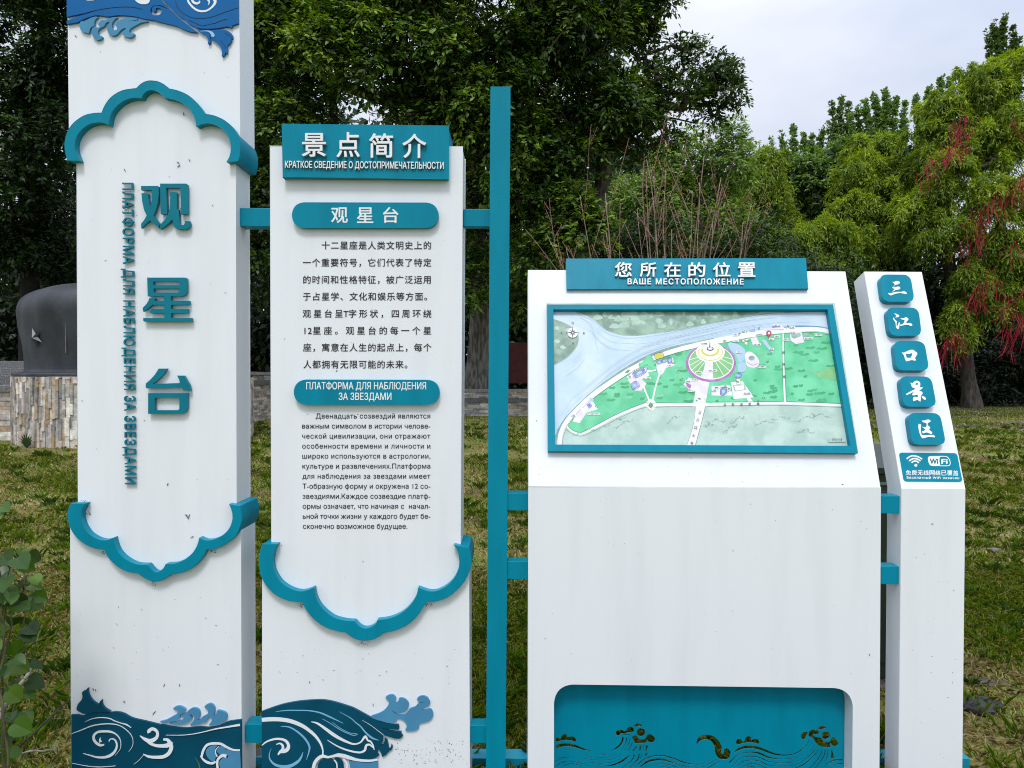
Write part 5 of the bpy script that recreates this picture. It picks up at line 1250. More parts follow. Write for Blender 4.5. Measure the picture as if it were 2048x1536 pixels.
    def trunk(s, parent, mat_, nm='trunk', flare=1.35):
        p0, p1, r0, r1 = s.seg; k = s.main
        pts = [p0[k][0]] + list(p1[k]); rr = [r0[k][0] * flare] + list(r1[k])
        P = smooth([tuple(x) for x in pts], 5, False)
        # smooth() is planar: interpolate height separately
        n = len(P); ti = np.linspace(0, len(pts) - 1, n); A = np.array(pts)
        Q = np.stack([np.interp(ti, range(len(pts)), A[:, k_]) for k_ in range(3)], 1); R = np.interp(ti, range(len(pts)), rr)
        mb = MB(); N = 18; b = s.r.normal(size=N) * 0.07
        for i in range(n):
            for j in range(N):
                a = 2 * math.pi * j / N; r_ = R[i] * (1 + b[j] * (1.6 if i < 3 else 0.8) + 0.04 * math.sin(3 * a + i))
                mb.v.append((Q[i][0] + r_ * math.cos(a), Q[i][1] + r_ * math.sin(a), Q[i][2]))
        for i in range(n - 1):
            for j in range(N): mb.face((i * N + j, i * N + (j + 1) % N, (i + 1) * N + (j + 1) % N, (i + 1) * N + j))
        return mb.build(nm, mat_, parent, 0, True)

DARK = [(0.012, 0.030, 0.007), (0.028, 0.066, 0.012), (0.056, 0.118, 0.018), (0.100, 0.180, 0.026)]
LIT = [(0.020, 0.050, 0.009), (0.062, 0.135, 0.018), (0.140, 0.250, 0.030), (0.260, 0.380, 0.045)]
MID = [(0.060, 0.125, 0.024), (0.120, 0.225, 0.038), (0.195, 0.325, 0.055), (0.290, 0.420, 0.078)]
WILL = [(0.070, 0.124, 0.019), (0.160, 0.255, 0.032), (0.285, 0.400, 0.049), (0.410, 0.520, 0.079)]
POPL = [(0.085, 0.165, 0.045), (0.150, 0.270, 0.070), (0.220, 0.360, 0.095), (0.280, 0.430, 0.125)]
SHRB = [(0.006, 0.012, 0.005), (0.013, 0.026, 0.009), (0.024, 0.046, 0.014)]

def base_pts(u, D, z0, h, lean=(0, 0)):
    x = gx(u, D); y = D - 2.7
    return [(x, y, z0 - 0.05), (x + lean[0] * .25, y + lean[1] * .25, z0 + h * .25), (x + lean[0] * .6, y + lean[1] * .6, z0 + h * .6), (x + lean[0], y + lean[1], z0 + h)]

# --- the big dark broadleaf behind the information pillar
t = thing('broadleaf_tree', 'biggest dark broadleaf tree, its pale thick trunk rising between information pillar and teal post', 'tree', (gx(955, 30.5), 27.8, 1.0))
T = Tree(11)
for a in [(560,60,24,110,120,260), (690,120,23,120,130,300), (840,60,23,130,110,300), (960,150,23,110,120,280), (1090,60,24,120,110,300), (1010,-60,24,220,110,380), (700,-60,24,220,110,380), (1220,60,26,110,90,230), (1150,190,25,130,110,300),
          (600,260,24,90,110,220), (1010,300,25,90,110,230), (1100,330,26,110,110,240), (560,420,25,80,110,160), (1060,430,27,80,90,140), (860,230,24,90,70,160), (960,440,27,60,90,100), (1270,30,26,60,60,90), (1240,-40,26,110,80,200),
          (1040,560,28,70,70,70), (940,560,27,50,60,70), (1180,300,27,90,90,150), (1120,430,24.5,60,60,90), (1170,470,24.5,60,45,70), (1090,500,25,50,40,60)]:
    T.lobe(*a)
b = base_pts(955, 30.5, 1.0, 5.0, (0.25, -0.6)); T.skeleton(b, [at(900, 230, 27)], 0.58)
T.trunk(t, M_BARKL); T.wood(t, M_BARK); T.broad(t, 44, 0.62, 0.21, 0.10, DARK[0:1] + LIT)
# --- leaning limb tree reaching right over the shrub
t = thing('broadleaf_tree', 'dark broadleaf tree leaning right, its open crown ending against the sky above the bare shrub', 'tree', (gx(1130, 27), 24.3, 1.0))
T = Tree(12)
for a in [(1310,150,26,60,50,46), (1390,150,26,75,55,56), (1430,200,26,45,50,40), (1340,220,26,80,50,46), (1270,230,26,80,60,50), (1445,140,26,30,35,24), (1210,250,26,70,70,60), (1360,110,26,50,30,24), (1300,290,26,60,30,22)]:
    T.lobe(*a, shell=0.3)
b = base_pts(1130, 27, 1.0, 5.8, (0.5, -0.2)); T.skeleton(b, [at(1205, 370, 26.5)], 0.30, tip=0.016)
T.trunk(t, M_BARK); T.wood(t, M_BARK); T.broad(t, 34, 0.5, 0.20, 0.085, DARK)
# --- very dark trees on the left, canopy shade put into their leaf colours
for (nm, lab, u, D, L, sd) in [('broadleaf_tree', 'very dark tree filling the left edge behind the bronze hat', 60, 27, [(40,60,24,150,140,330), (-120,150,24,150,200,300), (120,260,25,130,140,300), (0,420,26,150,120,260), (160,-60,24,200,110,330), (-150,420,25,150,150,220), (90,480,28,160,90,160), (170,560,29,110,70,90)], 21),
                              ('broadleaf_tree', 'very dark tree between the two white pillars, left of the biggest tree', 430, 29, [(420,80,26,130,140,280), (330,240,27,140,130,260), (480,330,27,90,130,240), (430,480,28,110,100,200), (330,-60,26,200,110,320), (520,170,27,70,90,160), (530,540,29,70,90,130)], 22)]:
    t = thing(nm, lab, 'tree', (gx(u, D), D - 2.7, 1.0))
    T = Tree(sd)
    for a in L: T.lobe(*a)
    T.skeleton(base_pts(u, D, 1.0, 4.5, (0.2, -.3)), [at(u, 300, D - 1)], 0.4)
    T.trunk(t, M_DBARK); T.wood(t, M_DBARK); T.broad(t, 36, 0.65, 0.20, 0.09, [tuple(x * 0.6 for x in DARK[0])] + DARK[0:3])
# --- mid green trees behind the bare shrub
def simple(nm, lab, cat, u, D, L, sd, pal, per, spread, l, w, rb=0.2, z0=0.0, h=3.0, group=None, fork=None, mt=None, shell=0.35):
    t = thing(nm, lab, cat, (gx(u, D), D - 2.7, z0), group)
    T = Tree(sd)
    for a in L: T.lobe(*a, shell=shell)
    T.skeleton(base_pts(u, D, z0, h), [at(*(fork or (u, L[0][1] + 30, D)))], rb)
    T.trunk(t, M_BARK); T.wood(t, M_BARK); T.broad(t, per, spread, l, w, pal, mt=mt); return t
simple('broadleaf_tree', 'light feathery green tree with thin top behind the bare shrub, right of the leaning tree', 'tree', 1400, 36, [(1400,310,36,60,50,80), (1450,272,36,40,28,40), (1330,350,36,60,50,100), (1360,410,36,90,60,150), (1260,400,36,80,60,130), (1430,440,36,80,70,140), (1470,340,36,45,50,70), (1300,470,36,90,60,130)], 31, MID, 34, 0.75, 0.24, 0.09)
simple('broadleaf_tree', 'dark green round tree beyond the narrow yellow willow', 'tree', 1640, 50, [(1630,380,50,60,60,90), (1650,450,50,70,60,100), (1600,330,50,50,50,70), (1690,430,50,60,70,80), (1690,330,50,60,50,60)], 33, MID[:3], 34, 1.0, 0.32, 0.13)
simple('shrub', 'dark low bushes under the trees behind the map stand', 'shrub', 1180, 33, [(1120,500,33,120,60,120), (1300,500,33,120,70,130), (1480,500,34,120,60,110), (1600,560,35,120,50,90), (1720,620,36,100,60,80)], 34, DARK[:3], 34, 0.8, 0.24, 0.1, 0.1, 1.0, 1.0)
# --- willows
def willow(lab, u, D, L, sd, per=12, n=7, ln_=1.3, l=0.27, w=0.06, rb=0.3, lean=(0, 0), h=4.0, fork=None, pal=WILL, z0=0.0):
    t = thing('willow_tree', lab, 'tree', (gx(u, D), D - 2.7, z0)); T = Tree(sd)
    for a in L: T.lobe(*a, shell=0.5, sub=16, sr=0.27)
    T.skeleton(base_pts(u, D, z0, h, lean), [at(*fork)], rb, tip=0.018)
    T.trunk(t, M_BARK); T.wood(t, M_BARK); T.strands(t, per, n, ln_, l, w, pal); return t
willow('narrow yellow green willow standing behind the right end of the bare shrub', 1530, 44, [(1530,335,44,45,45,70), (1535,400,44,55,60,100), (1500,450,44,60,60,80), (1560,470,44,45,50,60), (1475,390,44,35,50,40)], 41, ln_=1.2, fork=(1530, 420, 44), pal=WILL[:3] + [(0.165, 0.225, 0.035)])
willow('small bright willow bush just above the right corner of the map stand', 1640, 41, [(1590,480,41,60,40,70), (1650,470,41,60,45,80), (1560,510,41,60,35,50), (1690,500,41,55,40,50), (1620,560,41,90,50,60)], 42, fork=(1630, 520, 41), ln_=1.1)
willow('rounded bright willow standing left of the ribbon hung willow', 1745, 44, [(1745,300,44,55,38,80), (1720,350,43,50,45,80), (1785,345,43,55,50,90), (1700,420,43,60,45,80), (1760,410,42,60,50,80), (1800,455,42,50,45,60), (1730,480,42,60,40,60)], 44, per=13, n=7, ln_=0.95, fork=(1750, 440, 43))
willow('large spreading willow hung with red ribbons on the right side', 1945, 40, [(1850,290,40,60,50,110), (1900,220,40,70,50,120), (1960,180,40,70,50,120), (2040,150,40,70,60,120), (1880,360,39,70,60,110), (1960,290,39,80,60,140), (2050,260,39,80,60,130), (1830,420,39,60,50,70), (1890,460,38,60,45,70), (1980,400,38,70,55,110), (2060,400,38,70,60,110), (2010,500,38,70,55,90), (1935,560,38,40,50,60), (2070,560,38,60,60,80), (1990,600,38,50,40,50), (2170,300,39,110,130,160), (2200,520,39,110,130,120), (1915,640,38,28,40,26)], 43, per=13, n=7, ln_=0.95, rb=0.42, lean=(-0.8, 0), h=6.0, fork=(1890, 500, 39.5))
# --- poplars on the skyline
def poplar(lab, u, D, top, spires, sd, pal=POPL):
    t = thing('poplar_tree', lab, 'tree', (gx(u, D), D - 2.7, 0), 'poplars on the skyline'); T = Tree(sd); r = T.r
    for (du, tp, ru, n) in spires:
        if ru < 16: ru = ru * 0.62
        else: tp += 30          # each upright branch is a pointed spindle of twigs
        n = int(n * 3.0); v1 = min(480, tp + 150 + 60 * r.random()) if ru < 30 else 480
        f = r.random(n) ** 0.75; wd = np.sin(np.pi * np.clip(0.04 + f * 0.80, 0, 1)) ** 0.8 * ru * r.uniform(0.5, 1.25, n) * 0.9
        a = r.uniform(0, 6.28, n); k = np.sqrt(r.random(n)); uu = u + du * (0.5 + 0.5 * (1 - f)) + np.cos(a) * k * wd + 3 * np.sin(f * 9 + du); vv = tp + 6 + (v1 - tp) * f
        P = np.array([at(x, y, D) for x, y in zip(uu, vv)]); P[:, 1] += np.sin(a) * k * wd / FPX * D
        o = unit(np.stack([np.cos(a), np.sin(a), np.full(n, 0.5)], 1)); T.C.append(P); T.O.append(o); T.K.append(r.random(n))
    T.skeleton(base_pts(u, D, 0, 8.0), [at(u, 430, D)], 0.3, step=1.6, tip=0.012)
    T.trunk(t, M_BARK); T.wood(t, M_BARK, n=4); T.broad(t, 22, 0.24, 0.20, 0.13, pal, droop=-0.1, flat=0.35, jit=0.45, rise=0.8, hang=-0.35); return t
poplar('tallest poplar, a dark many fingered spire above the large willow', 2006, 60, 25, [(-32,56,5.5,60), (-15,36,6,80), (3,26,6.5,90), (19,42,5.5,70), (35,74,5.5,60), (0,130,20,80)], 51, [tuple(x * .6 for x in c) for c in POPL])
poplar('poplar with pointed fingers rising near the middle of the skyline', 1680, 62, 190, [(-14,200,8,60), (3,188,8,70), (18,196,8,60), (-24,240,9,60), (4,262,20,90)], 52, [tuple(x * .8 for x in c) for c in POPL])
poplar('broad poplar whose blunt top stands highest left of the large willow', 1765, 60, 175, [(-34,196,12,90), (-14,182,12,90), (6,174,13,110), (28,190,12,90), (48,200,11,80), (0,250,38,140)], 53)
poplar('poplar leaning against the large willow, right of the broad poplar', 1862, 61, 150, [(-28,186,12,90), (-4,168,12,90), (22,148,13,100), (42,152,12,80), (0,230,36,120)], 54)
poplar('dark poplar just behind the left shoulder of the tallest poplar', 1945, 63, 120, [(-22,135,12,80), (0,122,12,90), (22,128,12,80), (0,180,32,110)], 55)
poplar('leftmost poplar with a rounded two humped crown', 1585, 64, 245, [(-40,272,10,60), (-20,258,13,90), (4,246,13,100), (24,262,12,80), (0,310,36,130)], 56)
poplar('pale poplar between the leftmost poplar and the one with pointed fingers', 1640, 63, 248, [(-16,262,12,80), (2,250,13,100), (20,266,12,80), (0,320,32,110)], 57, MID)
poplar('poplar filling the dip right of the poplar with pointed fingers', 1716, 61, 205, [(-14,222,11,80), (4,206,12,90), (20,224,11,80), (0,280,28,100)], 58)
# --- dark wood closing the view far behind
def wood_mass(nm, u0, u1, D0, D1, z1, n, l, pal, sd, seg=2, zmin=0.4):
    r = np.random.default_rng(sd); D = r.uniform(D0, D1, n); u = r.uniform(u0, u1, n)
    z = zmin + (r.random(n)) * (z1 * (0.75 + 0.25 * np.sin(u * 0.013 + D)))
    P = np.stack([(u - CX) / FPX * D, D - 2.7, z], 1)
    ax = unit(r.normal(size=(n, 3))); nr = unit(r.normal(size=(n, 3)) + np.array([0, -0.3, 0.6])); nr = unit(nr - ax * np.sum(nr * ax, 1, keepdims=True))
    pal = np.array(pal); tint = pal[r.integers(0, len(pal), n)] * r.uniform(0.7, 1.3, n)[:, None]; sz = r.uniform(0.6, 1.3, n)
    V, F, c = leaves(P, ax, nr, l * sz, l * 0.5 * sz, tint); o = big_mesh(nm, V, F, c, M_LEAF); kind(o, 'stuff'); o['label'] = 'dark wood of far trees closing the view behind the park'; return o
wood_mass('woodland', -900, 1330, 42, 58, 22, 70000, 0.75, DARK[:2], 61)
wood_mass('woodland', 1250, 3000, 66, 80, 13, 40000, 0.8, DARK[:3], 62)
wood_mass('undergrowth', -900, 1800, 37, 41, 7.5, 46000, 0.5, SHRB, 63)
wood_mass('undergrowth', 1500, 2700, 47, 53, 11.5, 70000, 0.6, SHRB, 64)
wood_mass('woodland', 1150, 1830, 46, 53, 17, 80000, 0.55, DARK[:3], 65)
# dark shrub at the foot of the willow
simple('shrub', 'dark shrub at the foot of the large willow, red ribbons fallen on it', 'shrub', 1970, 44, [(1960,720,44,70,60,120), (2050,700,44,70,80,120), (1900,760,44,50,40,60), (2130,720,44,80,70,90), (1985,770,43,70,35,70), (1860,740,45,50,60,50)], 35, SHRB, 34, 0.9, 0.26, 0.12, 0.08, 0.0, 1.0)
# ------------------------------------------------------------------ red ribbons, bare shrub, grass, small plants
M_RIB = leaf_mat('ribbon_cloth', 0.25, 0.5, 0.3)
def ribbons(lab, pts, D, n, ln_, sd, w=0.034):
    """bunch of wish ribbons tied along a branch"""
    r = np.random.default_rng(sd); A = np.array([at(u, v, D) for u, v in pts]); t = thing('ribbon_bunch', lab, 'ribbons', tuple(A[0]), 'red ribbons tied in the large willow')
    V, F, C = [], [], []
    for i in range(n):
        f = r.random() ** 1.2 * (len(A) - 1); k = min(int(f), len(A) - 2); p = A[k] * (1 - f + k) + A[k + 1] * (f - k) + r.normal(size=3) * 0.24
        L = ln_ * r.uniform(0.35, 1.2); sw = r.normal(size=3) * np.array([0.30, 0.2, 0.0]) + np.array([-0.14, 0, 0]); q = 8; wd = w * r.uniform(0.5, 1.2); ph = r.uniform(0, 6); col = np.array([(0.27, 0.006, 0.020), (0.16, 0.004, 0.010), (0.38, 0.014, 0.040), (0.22, 0.022, 0.015)][r.integers(0, 4)]) * r.uniform(.7, 1.2)
        b = len(V)
        for j in range(q):
            s_ = j / (q - 1); c = p + np.array([0, 0, -L]) * s_ + sw * L * s_ ** 1.4 + np.array([0.03 * math.sin(ph + 7 * s_), 0.03 * math.cos(ph + 5 * s_), 0])
            a = ph + 2.2 * s_; d = np.array([math.cos(a), math.sin(a), 0.2]) * wd * .5 * (1 if j < q - 1 else .3)
            V += [c - d, c + d]
        for j in range(q - 1): F.append((b + 2*j, b + 2*j + 1, b + 2*j + 3, b + 2*j + 2)); C.append(col)
    kind(big_mesh('strips', np.array(V), np.array(F), np.array(C), M_RIB, t), 'stuff')
ribbons('longest red ribbon bunch, draped diagonally high on the left of the large willow', [(1930,232),(1925,262),(1912,290),(1885,305),(1862,325),(1848,350)], 35.6, 110, 1.15, 1)
ribbons('red ribbon bunch at the upper right edge of the photo', [(2040,235),(2046,250)], 35.6, 12, 0.8, 2)
ribbons('wide red ribbon bunch spread along a branch at the right edge, below the topmost one', [(2060,350),(2048,372),(2015,388),(1990,398),(1965,415)], 35.6, 80, 1.1, 3)
ribbons('narrow red ribbon bunch hanging below the left end of the wide bunch', [(1968,420),(1960,440),(1950,470),(1944,500)], 35.6, 60, 1.3, 4)
ribbons('ribbon bunch in the right-edge foliage, level with the top of the narrow column', [(2040,478),(2020,500)], 35.6, 16, 0.8, 5)
ribbons('ragged red ribbon bunch slanting down in front of the middle of the willow', [(1985,545),(1962,572),(1945,595),(1938,605)], 35.6, 60, 1.0, 6)
ribbons('lowest left red ribbon bunch hanging beside the narrow column', [(1920,655),(1905,672),(1895,690)], 35.6, 44, 1.6, 7)
ribbons('red ribbon bunch low at the right edge above the dark shrub', [(2045,585),(2020,600),(2008,620)], 35.6, 50, 0.9, 8)
ribbons('lowest right red ribbon bunch, long strips hanging over the dark shrub', [(2048,632),(2028,650),(2018,668)], 35.6, 56, 1.5, 9)
ribbons('few loose red ribbons caught on the top of the dark shrub', [(1935,738),(1965,752),(2030,752)], 42.0, 8, 0.4, 10)

# bare brown shrub behind the map stand
t = thing('bare_shrub', 'tall bare shrub with reddish brown upright stems behind the map stand', 'shrub', (gx(1330, 7.6), 4.9, 0))
r = random.Random(5); mb = MB(); buds = []; nst = 0
def shoot(p, d, L, rad, lvl):
    n = max(4, int(L / 0.22)); pts = [np.array(p)]; d = np.array(d) / np.linalg.norm(d)
    for k in range(n):
        d = d + np.array([r.uniform(-.07, .07), r.uniform(-.07, .07), 0.006]); d /= np.linalg.norm(d); pts.append(pts[-1] + d * L / n)
    mb.tube(pts, [rad * (1 - 0.85 * k / n) + 0.0012 for k in range(n + 1)], 5 if lvl == 0 else 3)
    for k in range(1, n + 1):
        if lvl > 0 or k > n * 0.35:
            for _ in range(5 if lvl else 6):
                f = r.random(); q = pts[k - 1] * (1 - f) + pts[k] * f; buds.append(q + np.array([r.gauss(0, .016), r.gauss(0, .016), r.gauss(0, .01)]))
    if lvl < 2:
        for k in range(int(n * (0.25 if lvl == 0 else .4)), n):
            if r.random() < (0.5 if lvl == 0 else 0.3):
                a = r.uniform(0, 6.28); dd = d * 1.0 + np.array([math.cos(a), math.sin(a), 0.25]) * r.uniform(.35, .7)
                shoot(pts[k], dd, L * r.uniform(.12, .26), rad * (1 - 0.8 * k / n) * 0.55 + .001, lvl + 1)
for (ub, ut, vt, D, rad) in [(1290,1240,295,7.6,.013), (1300,1262,360,7.4,.016), (1330,1300,285,7.8,.013), (1335,1312,330,7.6,.012), (1345,1322,310,7.4,.015), (1352,1318,400,7.2,.012), (1370,1395,318,7.6,.014), (1368,1385,420,7.8,.012), (1385,1420,330,7.4,.013), (1395,1440,370,7.6,.014), (1400,1465,330,7.8,.012), (1410,1482,400,7.4,.012),
                             (1280,1205,380,7.6,.012), (1270,1180,420,7.4,.012), (1255,1145,415,7.6,.010), (1240,1110,480,7.4,.010), (1420,1490,440,7.6,.011), (1320,1370,350,8.0,.011), (1310,1285,400,7.3,.011), (1375,1410,420,7.3,.012), (1265,1215,450,7.2,.010), (1430,1510,450,7.5,.009)]:
    a = at(ub, 950, D); a[2] = 0.0; b_ = at(ut, vt, D + r.uniform(-.3, .3)); a[0] = a[0] * .55 + gx(1335, D) * .45
    shoot(a, b_ - a, np.linalg.norm(b_ - a) * 0.98, rad * 1.15, 0)
mb.build('stems', M_TWIG, t, 0, True)
bp_ = np.array(buds); n = len(bp_); ax = unit(rng.normal(size=(n, 3)) + np.array([0, 0, .8])); nr = unit(np.cross(ax, rng.normal(size=(n, 3))))
cc = np.array([(0.17, 0.055, 0.035), (0.24, 0.10, 0.06), (0.13, 0.12, 0.03)])[rng.choice(3, n, p=[.55, .3, .15])]
V, F, c = leaves(bp_, ax, nr, rng.uniform(.012, .024, n), rng.uniform(.008, .015, n), cc); o = big_mesh('buds', V, F, c, M_SOFT, t); kind(o, 'stuff')

# grass
GP = np.array([(0.09, 0.155, 0.018), (0.15, 0.225, 0.026), (0.22, 0.28, 0.04), (0.37, 0.32, 0.12), (0.50, 0.42, 0.22), (0.21, 0.165, 0.085)])
def patch(x, y):
    """0 where the turf is thin and dry, 1 where it is green"""
    return 0.5 + 0.25 * np.sin(x * 1.9 + 1.3 * np.sin(y * 0.9)) + 0.22 * np.sin(y * 1.45 + x * .8 + 2.0 * np.sin(x * .6)) + 0.16 * np.sin(x * 5.1 + y * 3.7)
def grass(nm, D0, D1, n, h, w, sd, half=0.95, lie=0.5):
    r = np.random.default_rng(sd); D = np.sqrt(r.random(n) * (D1**2 - D0**2) + D0**2); x = r.uniform(-half, half, n) * D; y = D - 2.7
    g = np.clip(patch(x, y) + r.normal(size=n) * 0.13, 0, 1)
    keep = (r.random(n) < 0.25 + 0.75 * g) & ~((y > 25.9) & (x < 3.2)) & ~((x < -8.6) & (y > 14.4)) & ((x + 9.93) ** 2 + (y - 15.8) ** 2 > 9.6)
    x, y, g, D = x[keep], y[keep], g[keep], D[keep]; n = len(x)
    dry = r.random(n) > g * 0.95 + 0.16
    H = h * r.uniform(.45, 1.25, n) * (0.65 + 0.6 * g); a = r.uniform(0, 6.28, n); lean = r.uniform(.15, .9, n) + dry * lie
    b = np.stack([x, y, np.zeros(n)], 1); d = np.stack([np.cos(a), np.sin(a), np.zeros(n)], 1); s_ = np.stack([-np.sin(a), np.cos(a), np.zeros(n)], 1) * (w * r.uniform(.6, 1.3, n))[:, None] * .5
    mid = b + d * (H * lean * .35)[:, None] + np.array([0, 0, 1.]) * (H * .62)[:, None]; tip = b + d * (H * lean)[:, None] + np.array([0, 0, 1.]) * (H / (1 + lean * .7))[:, None]
    V = np.stack([b - s_, b + s_, mid + s_ * .8, tip, mid - s_ * .8], 1).reshape(-1, 3)
    F = np.arange(n * 5).reshape(-1, 5)
    ci = np.where(dry, r.choice([3, 3, 4, 5], n), np.clip((r.random(n) * 3).astype(int), 0, 2)); C = GP[ci] * r.uniform(.75, 1.25, n)[:, None]
    o = big_mesh(nm, V, F, C, M_GRASS, None, 5); kind(o, 'stuff'); o['label'] = 'patchy green and dry grass of the lawn'; return o
grass('grass', 1.75, 6.0, 150000, 0.050, 0.0045, 71)
grass('grass', 6.0, 14.0, 130000, 0.060, 0.010, 72)
grass('grass', 14.0, 42.0, 130000, 0.085, 0.030, 73)
def tufts(nm, n, per, D0, D1, h, sd, pal):
    r = np.random.default_rng(sd); D = np.sqrt(r.random(n) * (D1**2 - D0**2) + D0**2); cx_ = r.uniform(-.82, .82, n) * D; K = np.repeat(np.arange(n), per); m = len(K)
    hh = h * r.uniform(.5, 1.3, n)[K] * r.uniform(.5, 1.1, m); a = r.uniform(0, 6.28, m); rad = np.abs(r.normal(size=m)) * .05
    b = np.stack([cx_[K] + np.cos(a) * rad, D[K] - 2.7 + np.sin(a) * rad, np.zeros(m)], 1); a2 = a + r.normal(size=m) * .6; d = np.stack([np.cos(a2), np.sin(a2), np.zeros(m)], 1); w = r.uniform(.002, .005, m)[:, None]
    s_ = np.stack([-np.sin(a2), np.cos(a2), np.zeros(m)], 1) * w; ln_ = r.uniform(.15, .9, m)
    mid = b + d * (hh * ln_ * .35)[:, None] + np.array([0, 0, 1.]) * (hh * .62)[:, None]; tip = b + d * (hh * ln_)[:, None] + np.array([0, 0, 1.]) * (hh * .85)[:, None]
    V = np.stack([b - s_, b + s_, mid + s_ * .8, tip, mid - s_ * .8], 1).reshape(-1, 3); pal = np.array(pal)
    C = pal[r.integers(0, len(pal), n)][K] * r.uniform(.7, 1.3, m)[:, None]
    o = big_mesh(nm, V, np.arange(m * 5).reshape(-1, 5), C, M_GRASS, None, 5); kind(o, 'stuff'); o['label'] = 'taller green tufts and weeds in the lawn'
tufts('grass_tufts', 900, 46, 1.9, 9, 0.085, 75, [(0.07, 0.14, 0.016), (0.11, 0.20, 0.022), (0.16, 0.25, 0.03), (0.05, 0.11, 0.016)])
tufts('grass_tufts', 1500, 30, 9, 24, 0.12, 76, [(0.08, 0.15, 0.018), (0.13, 0.22, 0.025), (0.20, 0.25, 0.04)])
# loose dry stalks on the lawn near the signs
r = np.random.default_rng(9); n = 2600; D = np.sqrt(r.random(n) * (8**2 - 1.9**2) + 1.9**2); x = r.uniform(-.8, .8, n) * D; a = r.uniform(0, 6.28, n); L = r.uniform(.06, .26, n)
p0 = np.stack([x, D - 2.7, r.uniform(.005, .03, n)], 1); p1 = p0 + np.stack([np.cos(a) * L, np.sin(a) * L, r.uniform(-.0, .06, n)], 1)
V, F = segs(p0, p1, np.full(n, .0011), np.full(n, .0007), 3)
o = big_mesh('dry_stalks', V, F, np.repeat(np.array([(0.34, 0.28, 0.15), (0.26, 0.20, 0.11), (0.42, 0.37, 0.22)])[r.integers(0, 3, n)], 3, 0), M_GRASS); kind(o, 'stuff'); o['label'] = 'dry straw scattered on the lawn'

# broad leaved plant at the left edge, close to the camera
def leaf_shape(mb, p, ax, nr, L, W, c):
    """heart shaped leaf, cupped along its midrib"""
    ax = ax / np.linalg.norm(ax); nr = nr - ax * np.dot(nr, ax); nr /= np.linalg.norm(nr); s_ = np.cross(nr, ax)
    pr = [(0.0, 0.0), (-.08, .20), (-.03, .40), (.16, .53), (.42, .52), (.68, .37), (.88, .16), (1.0, 0.0)]
    mid = [p + ax * L * f - nr * L * .16 * f * f for f in (0, .2, .42, .66, .86, 1.0)]
    for sg in (1, -1):
        ed = [p + ax * L * u + s_ * sg * W * v + nr * (W * .30 * v - L * .16 * max(u, 0) ** 2 + .02 * L * math.sin(u * 9)) for u, v in pr]
        P = [mid[0], ed[1], ed[2], ed[3], ed[4], ed[5], ed[6], mid[5], mid[4], mid[3], mid[2], mid[1]]
        mb.add(P, [(0, 1, 2, 11), (11, 2, 3, 10), (10, 3, 4, 9) , (9, 4, 5, 8), (8, 5, 6, 7)], 0, c)
t = thing('leafy_plant', 'leafy plant with heart shaped green leaves at the left edge of the photo', 'plant', (-1.86, -0.35, 0))
r = random.Random(8); st = MB(); lf = MB()
for (pts, n) in [([(0,1640),(4,1500),(4,1300),(0,1120),(-10,1000)], 18), ([(0,1640),(20,1450),(50,1320),(52,1200),(45,1080)], 22), ([(-10,1640),(-40,1400),(-50,1200),(-60,1050)], 18), ([(10,1640),(10,1450),(0,1320),(10,1180),(30,1100)], 18), ([(-20,1640),(-60,1500),(-120,1300),(-140,1150)], 14), ([(-10,1640),(-10,1400),(20,1250),(60,1140)], 16)]:
    D0 = 2.32 + r.uniform(-.12, .15); P = [at(u, v, D0 + .02 * k) for k, (u, v) in enumerate(pts)]; P = [np.array(q) for q in P]; P[0][2] = 0.0
    ti = np.linspace(0, len(P) - 1, 16); A = np.array(P); Q = np.stack([np.interp(ti, range(len(P)), A[:, k]) for k in range(3)], 1) + rng.normal(size=(16, 3)) * .006
    st.tube(list(Q), [.005 - .0035 * k / 15 for k in range(16)], 5)
    for k in range(n):
        f = 3 + 12 * (k + r.random()) / n; i = min(int(f), 14); p = Q[i] * (1 - f + i) + Q[i + 1] * (f - i); a = r.uniform(0, 6.28)
        d = np.array([math.cos(a), math.sin(a) * .8 - .25, r.uniform(-.5, .2)]); L = r.uniform(.034, .064)
        b_ = p + d * r.uniform(.02, .045); st.tube([p, (p + b_) / 2 + np.array([0, 0, .006]), b_], .0011, 3)
        c = np.array(r.choice([(0.030, 0.080, 0.010), (0.055, 0.130, 0.015), (0.020, 0.056, 0.009), (0.095, 0.175, 0.022)])) * r.uniform(.8, 1.15)
        leaf_shape(lf, b_, d + np.array([0, 0, -.35]), np.array([d[0] * .3, -.55, .75]) + np.array([r.gauss(0, .3), r.gauss(0, .3), r.gauss(0, .2)]), L, L * .98, tuple(c))
st.build('stems', mat('green_stem', (0.10, 0.09, 0.04), 0.7, 0.4, 20), t, 0, True); lf.build('leaves', leaf_mat('broad_leaf', 0.30, 0.36, 0.4), t, 0, True)

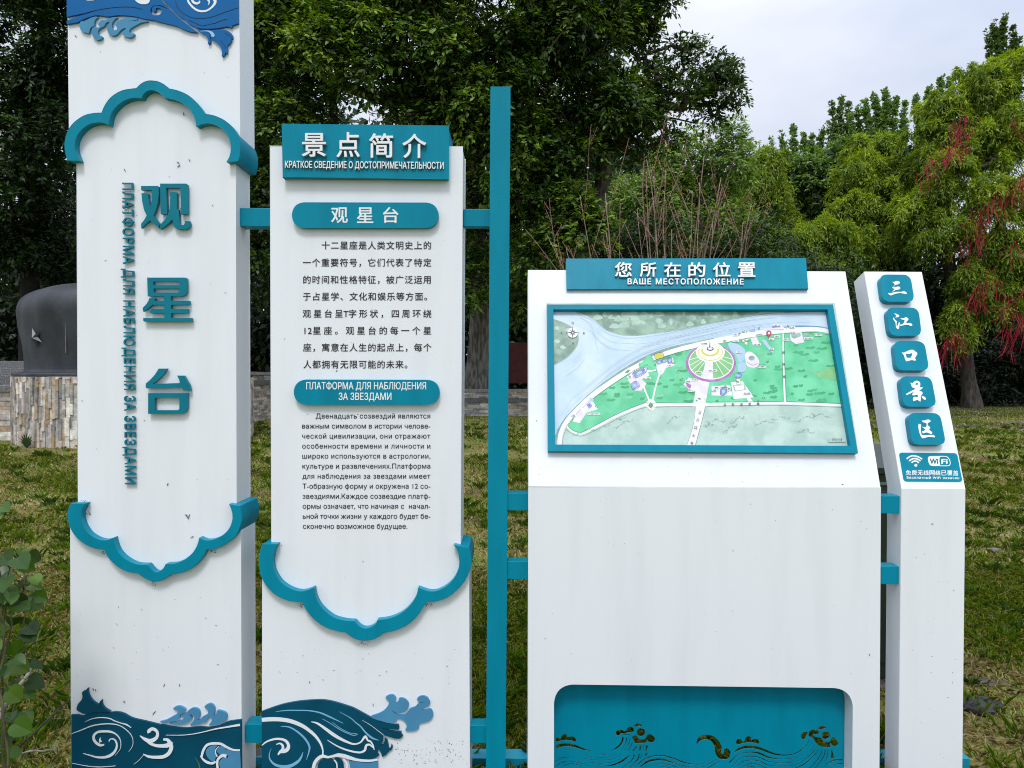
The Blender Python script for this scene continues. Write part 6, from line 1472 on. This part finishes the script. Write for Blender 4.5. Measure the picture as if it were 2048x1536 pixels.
# dead sticks on the grass at lower left
def stick(lab, pts, rad, m, seed):
    r = random.Random(seed); A = np.array([at(u, v, D) for u, v, D in pts]); A[:, 2] = np.maximum(A[:, 2], rad)
    ti = np.linspace(0, len(A) - 1, 12); Q = np.stack([np.interp(ti, range(len(A)), A[:, k]) for k in range(3)], 1) + rng.normal(size=(12, 3)) * rad * .35
    mb = MB(); mb.tube(list(Q), [rad * (1 - .45 * k / 11) * r.uniform(.85, 1.15) for k in range(12)], 8); tag(mb.build('dead_stick', m, None, 0, True), lab, 'stick', 'dead sticks at the lower left')
M_DEAD = mat('weathered_wood', (0.27, 0.24, 0.21), 0.9, 0.45, 30, 0.6, 60, (1, 1, .3)); M_DARKW = mat('dark_wood', (0.035, 0.026, 0.02), 0.9, 0.5, 30)
stick('thick pale grey dead stick leaning at lower left beside the leafy plant', [(-30,1490,2.35),(18,1400,2.5),(40,1372,2.6),(64,1334,2.7)], .011, M_DEAD, 1)
stick('thin dark twig lying across the grass left of the tall pillar foot', [(40,1492,2.75),(80,1455,2.85),(110,1425,2.95),(143,1395,3.05)], .0045, M_DARKW, 2)
stick('thinnest pale twig lying at the bottom left corner', [(-10,1508,2.62),(40,1505,2.64),(110,1500,2.66)], .005, M_DEAD, 3)

# stones on the grass at right
def stone(lab, u, v, D, sx, sy, sz, seed, c):
    r = random.Random(seed); p = at(u, v, D); mb = MB(); N, Kk = 14, 7
    for i in range(Kk + 1):
        ph = math.pi * i / Kk
        for j in range(N):
            a = 2 * math.pi * j / N; q = 1 + .16 * math.sin(3 * a + seed) + .10 * math.sin(5 * a + 2 * ph) + r.uniform(-.06, .06)
            mb.v.append((p[0] + sx * math.sin(ph) * math.cos(a) * q, p[1] + sy * math.sin(ph) * math.sin(a) * q, sz * .45 + sz * math.cos(ph) * (0.9 + .12 * math.sin(a * 2))))
    for i in range(Kk):
        for j in range(N): mb.face((i*N+j, (i+1)*N+j, (i+1)*N+(j+1) % N, i*N+(j+1) % N))
    tag(mb.build('stone', mat('stone_%d' % seed, c, .8, .5, 14, .6, 40)), lab, 'stone')
stone('flat dark stone lying in the grass right of the narrow column foot', 1958, 1418, 3.45, .105, .08, .04, 1, (0.035, 0.033, 0.036))
stone('small grey stone further back on the grass at the right', 1986, 1108, 6.6, .06, .04, .03, 2, (0.16, 0.15, 0.14))
stone('brownish flat earth clod on the grass at the right, behind the dark stone', 1975, 1370, 3.75, .09, .06, .012, 3, (0.10, 0.08, 0.055))

# weed at the foot of the plinth, grass tuft in front of the tall pillar
t = thing('weed', 'single dark green weed growing at the foot of the stone plinth', 'plant', tuple(at(56, 893, 16.2)))
mb = MB(); p = at(54, 896, 15.6); p[2] = 0.0
for k in range(9):
    a = -1.2 + 2.6 * k / 8; d = np.array([math.sin(a) * .22, -.05, math.cos(a) * .26 + .08]); q = p + d
    mb.add([p + np.array([-.015, 0, 0]), p + d * .5 + np.array([-.018, 0, .05]), q, p + d * .5 + np.array([.018, 0, .05]), p + np.array([.015, 0, 0])], [(0, 1, 3, 4), (1, 2, 3)], 0, (0.03, 0.06, 0.015))
mb.build('leaves', M_LEAF, t)
t = thing('grass_tuft', 'bright green grass blade arching in front of the waves at the tall pillar foot', 'plant', (gx(402, 2.6), -0.1, 0))
mb = MB()
for (pts, w, c) in [([(404,1640),(403,1560),(398,1528),(390,1514)], .008, (0.13, 0.22, 0.03)), ([(380,1640),(374,1560),(378,1530),(384,1518)], .004, (0.03, 0.06, 0.02)), ([(425,1640),(440,1580),(470,1548)], .005, (0.10, 0.17, 0.03))]:
    P = [at(u, v, 2.6) for u, v in pts]; P[0][2] = 0
    for i in range(len(P) - 1):
        f0, f1 = 1 - i / (len(P) - 1), 1 - (i + 1) / (len(P) - 1); s_ = np.array([w, 0, 0])
        mb.add([P[i] - s_ * (f0 * .5 + .1), P[i] + s_ * (f0 * .5 + .1), P[i+1] + s_ * (f1 * .5 + .1), P[i+1] - s_ * (f1 * .5 + .1)], [(0, 1, 2, 3)], 0, c)
mb.build('blades', M_GRASS, t)
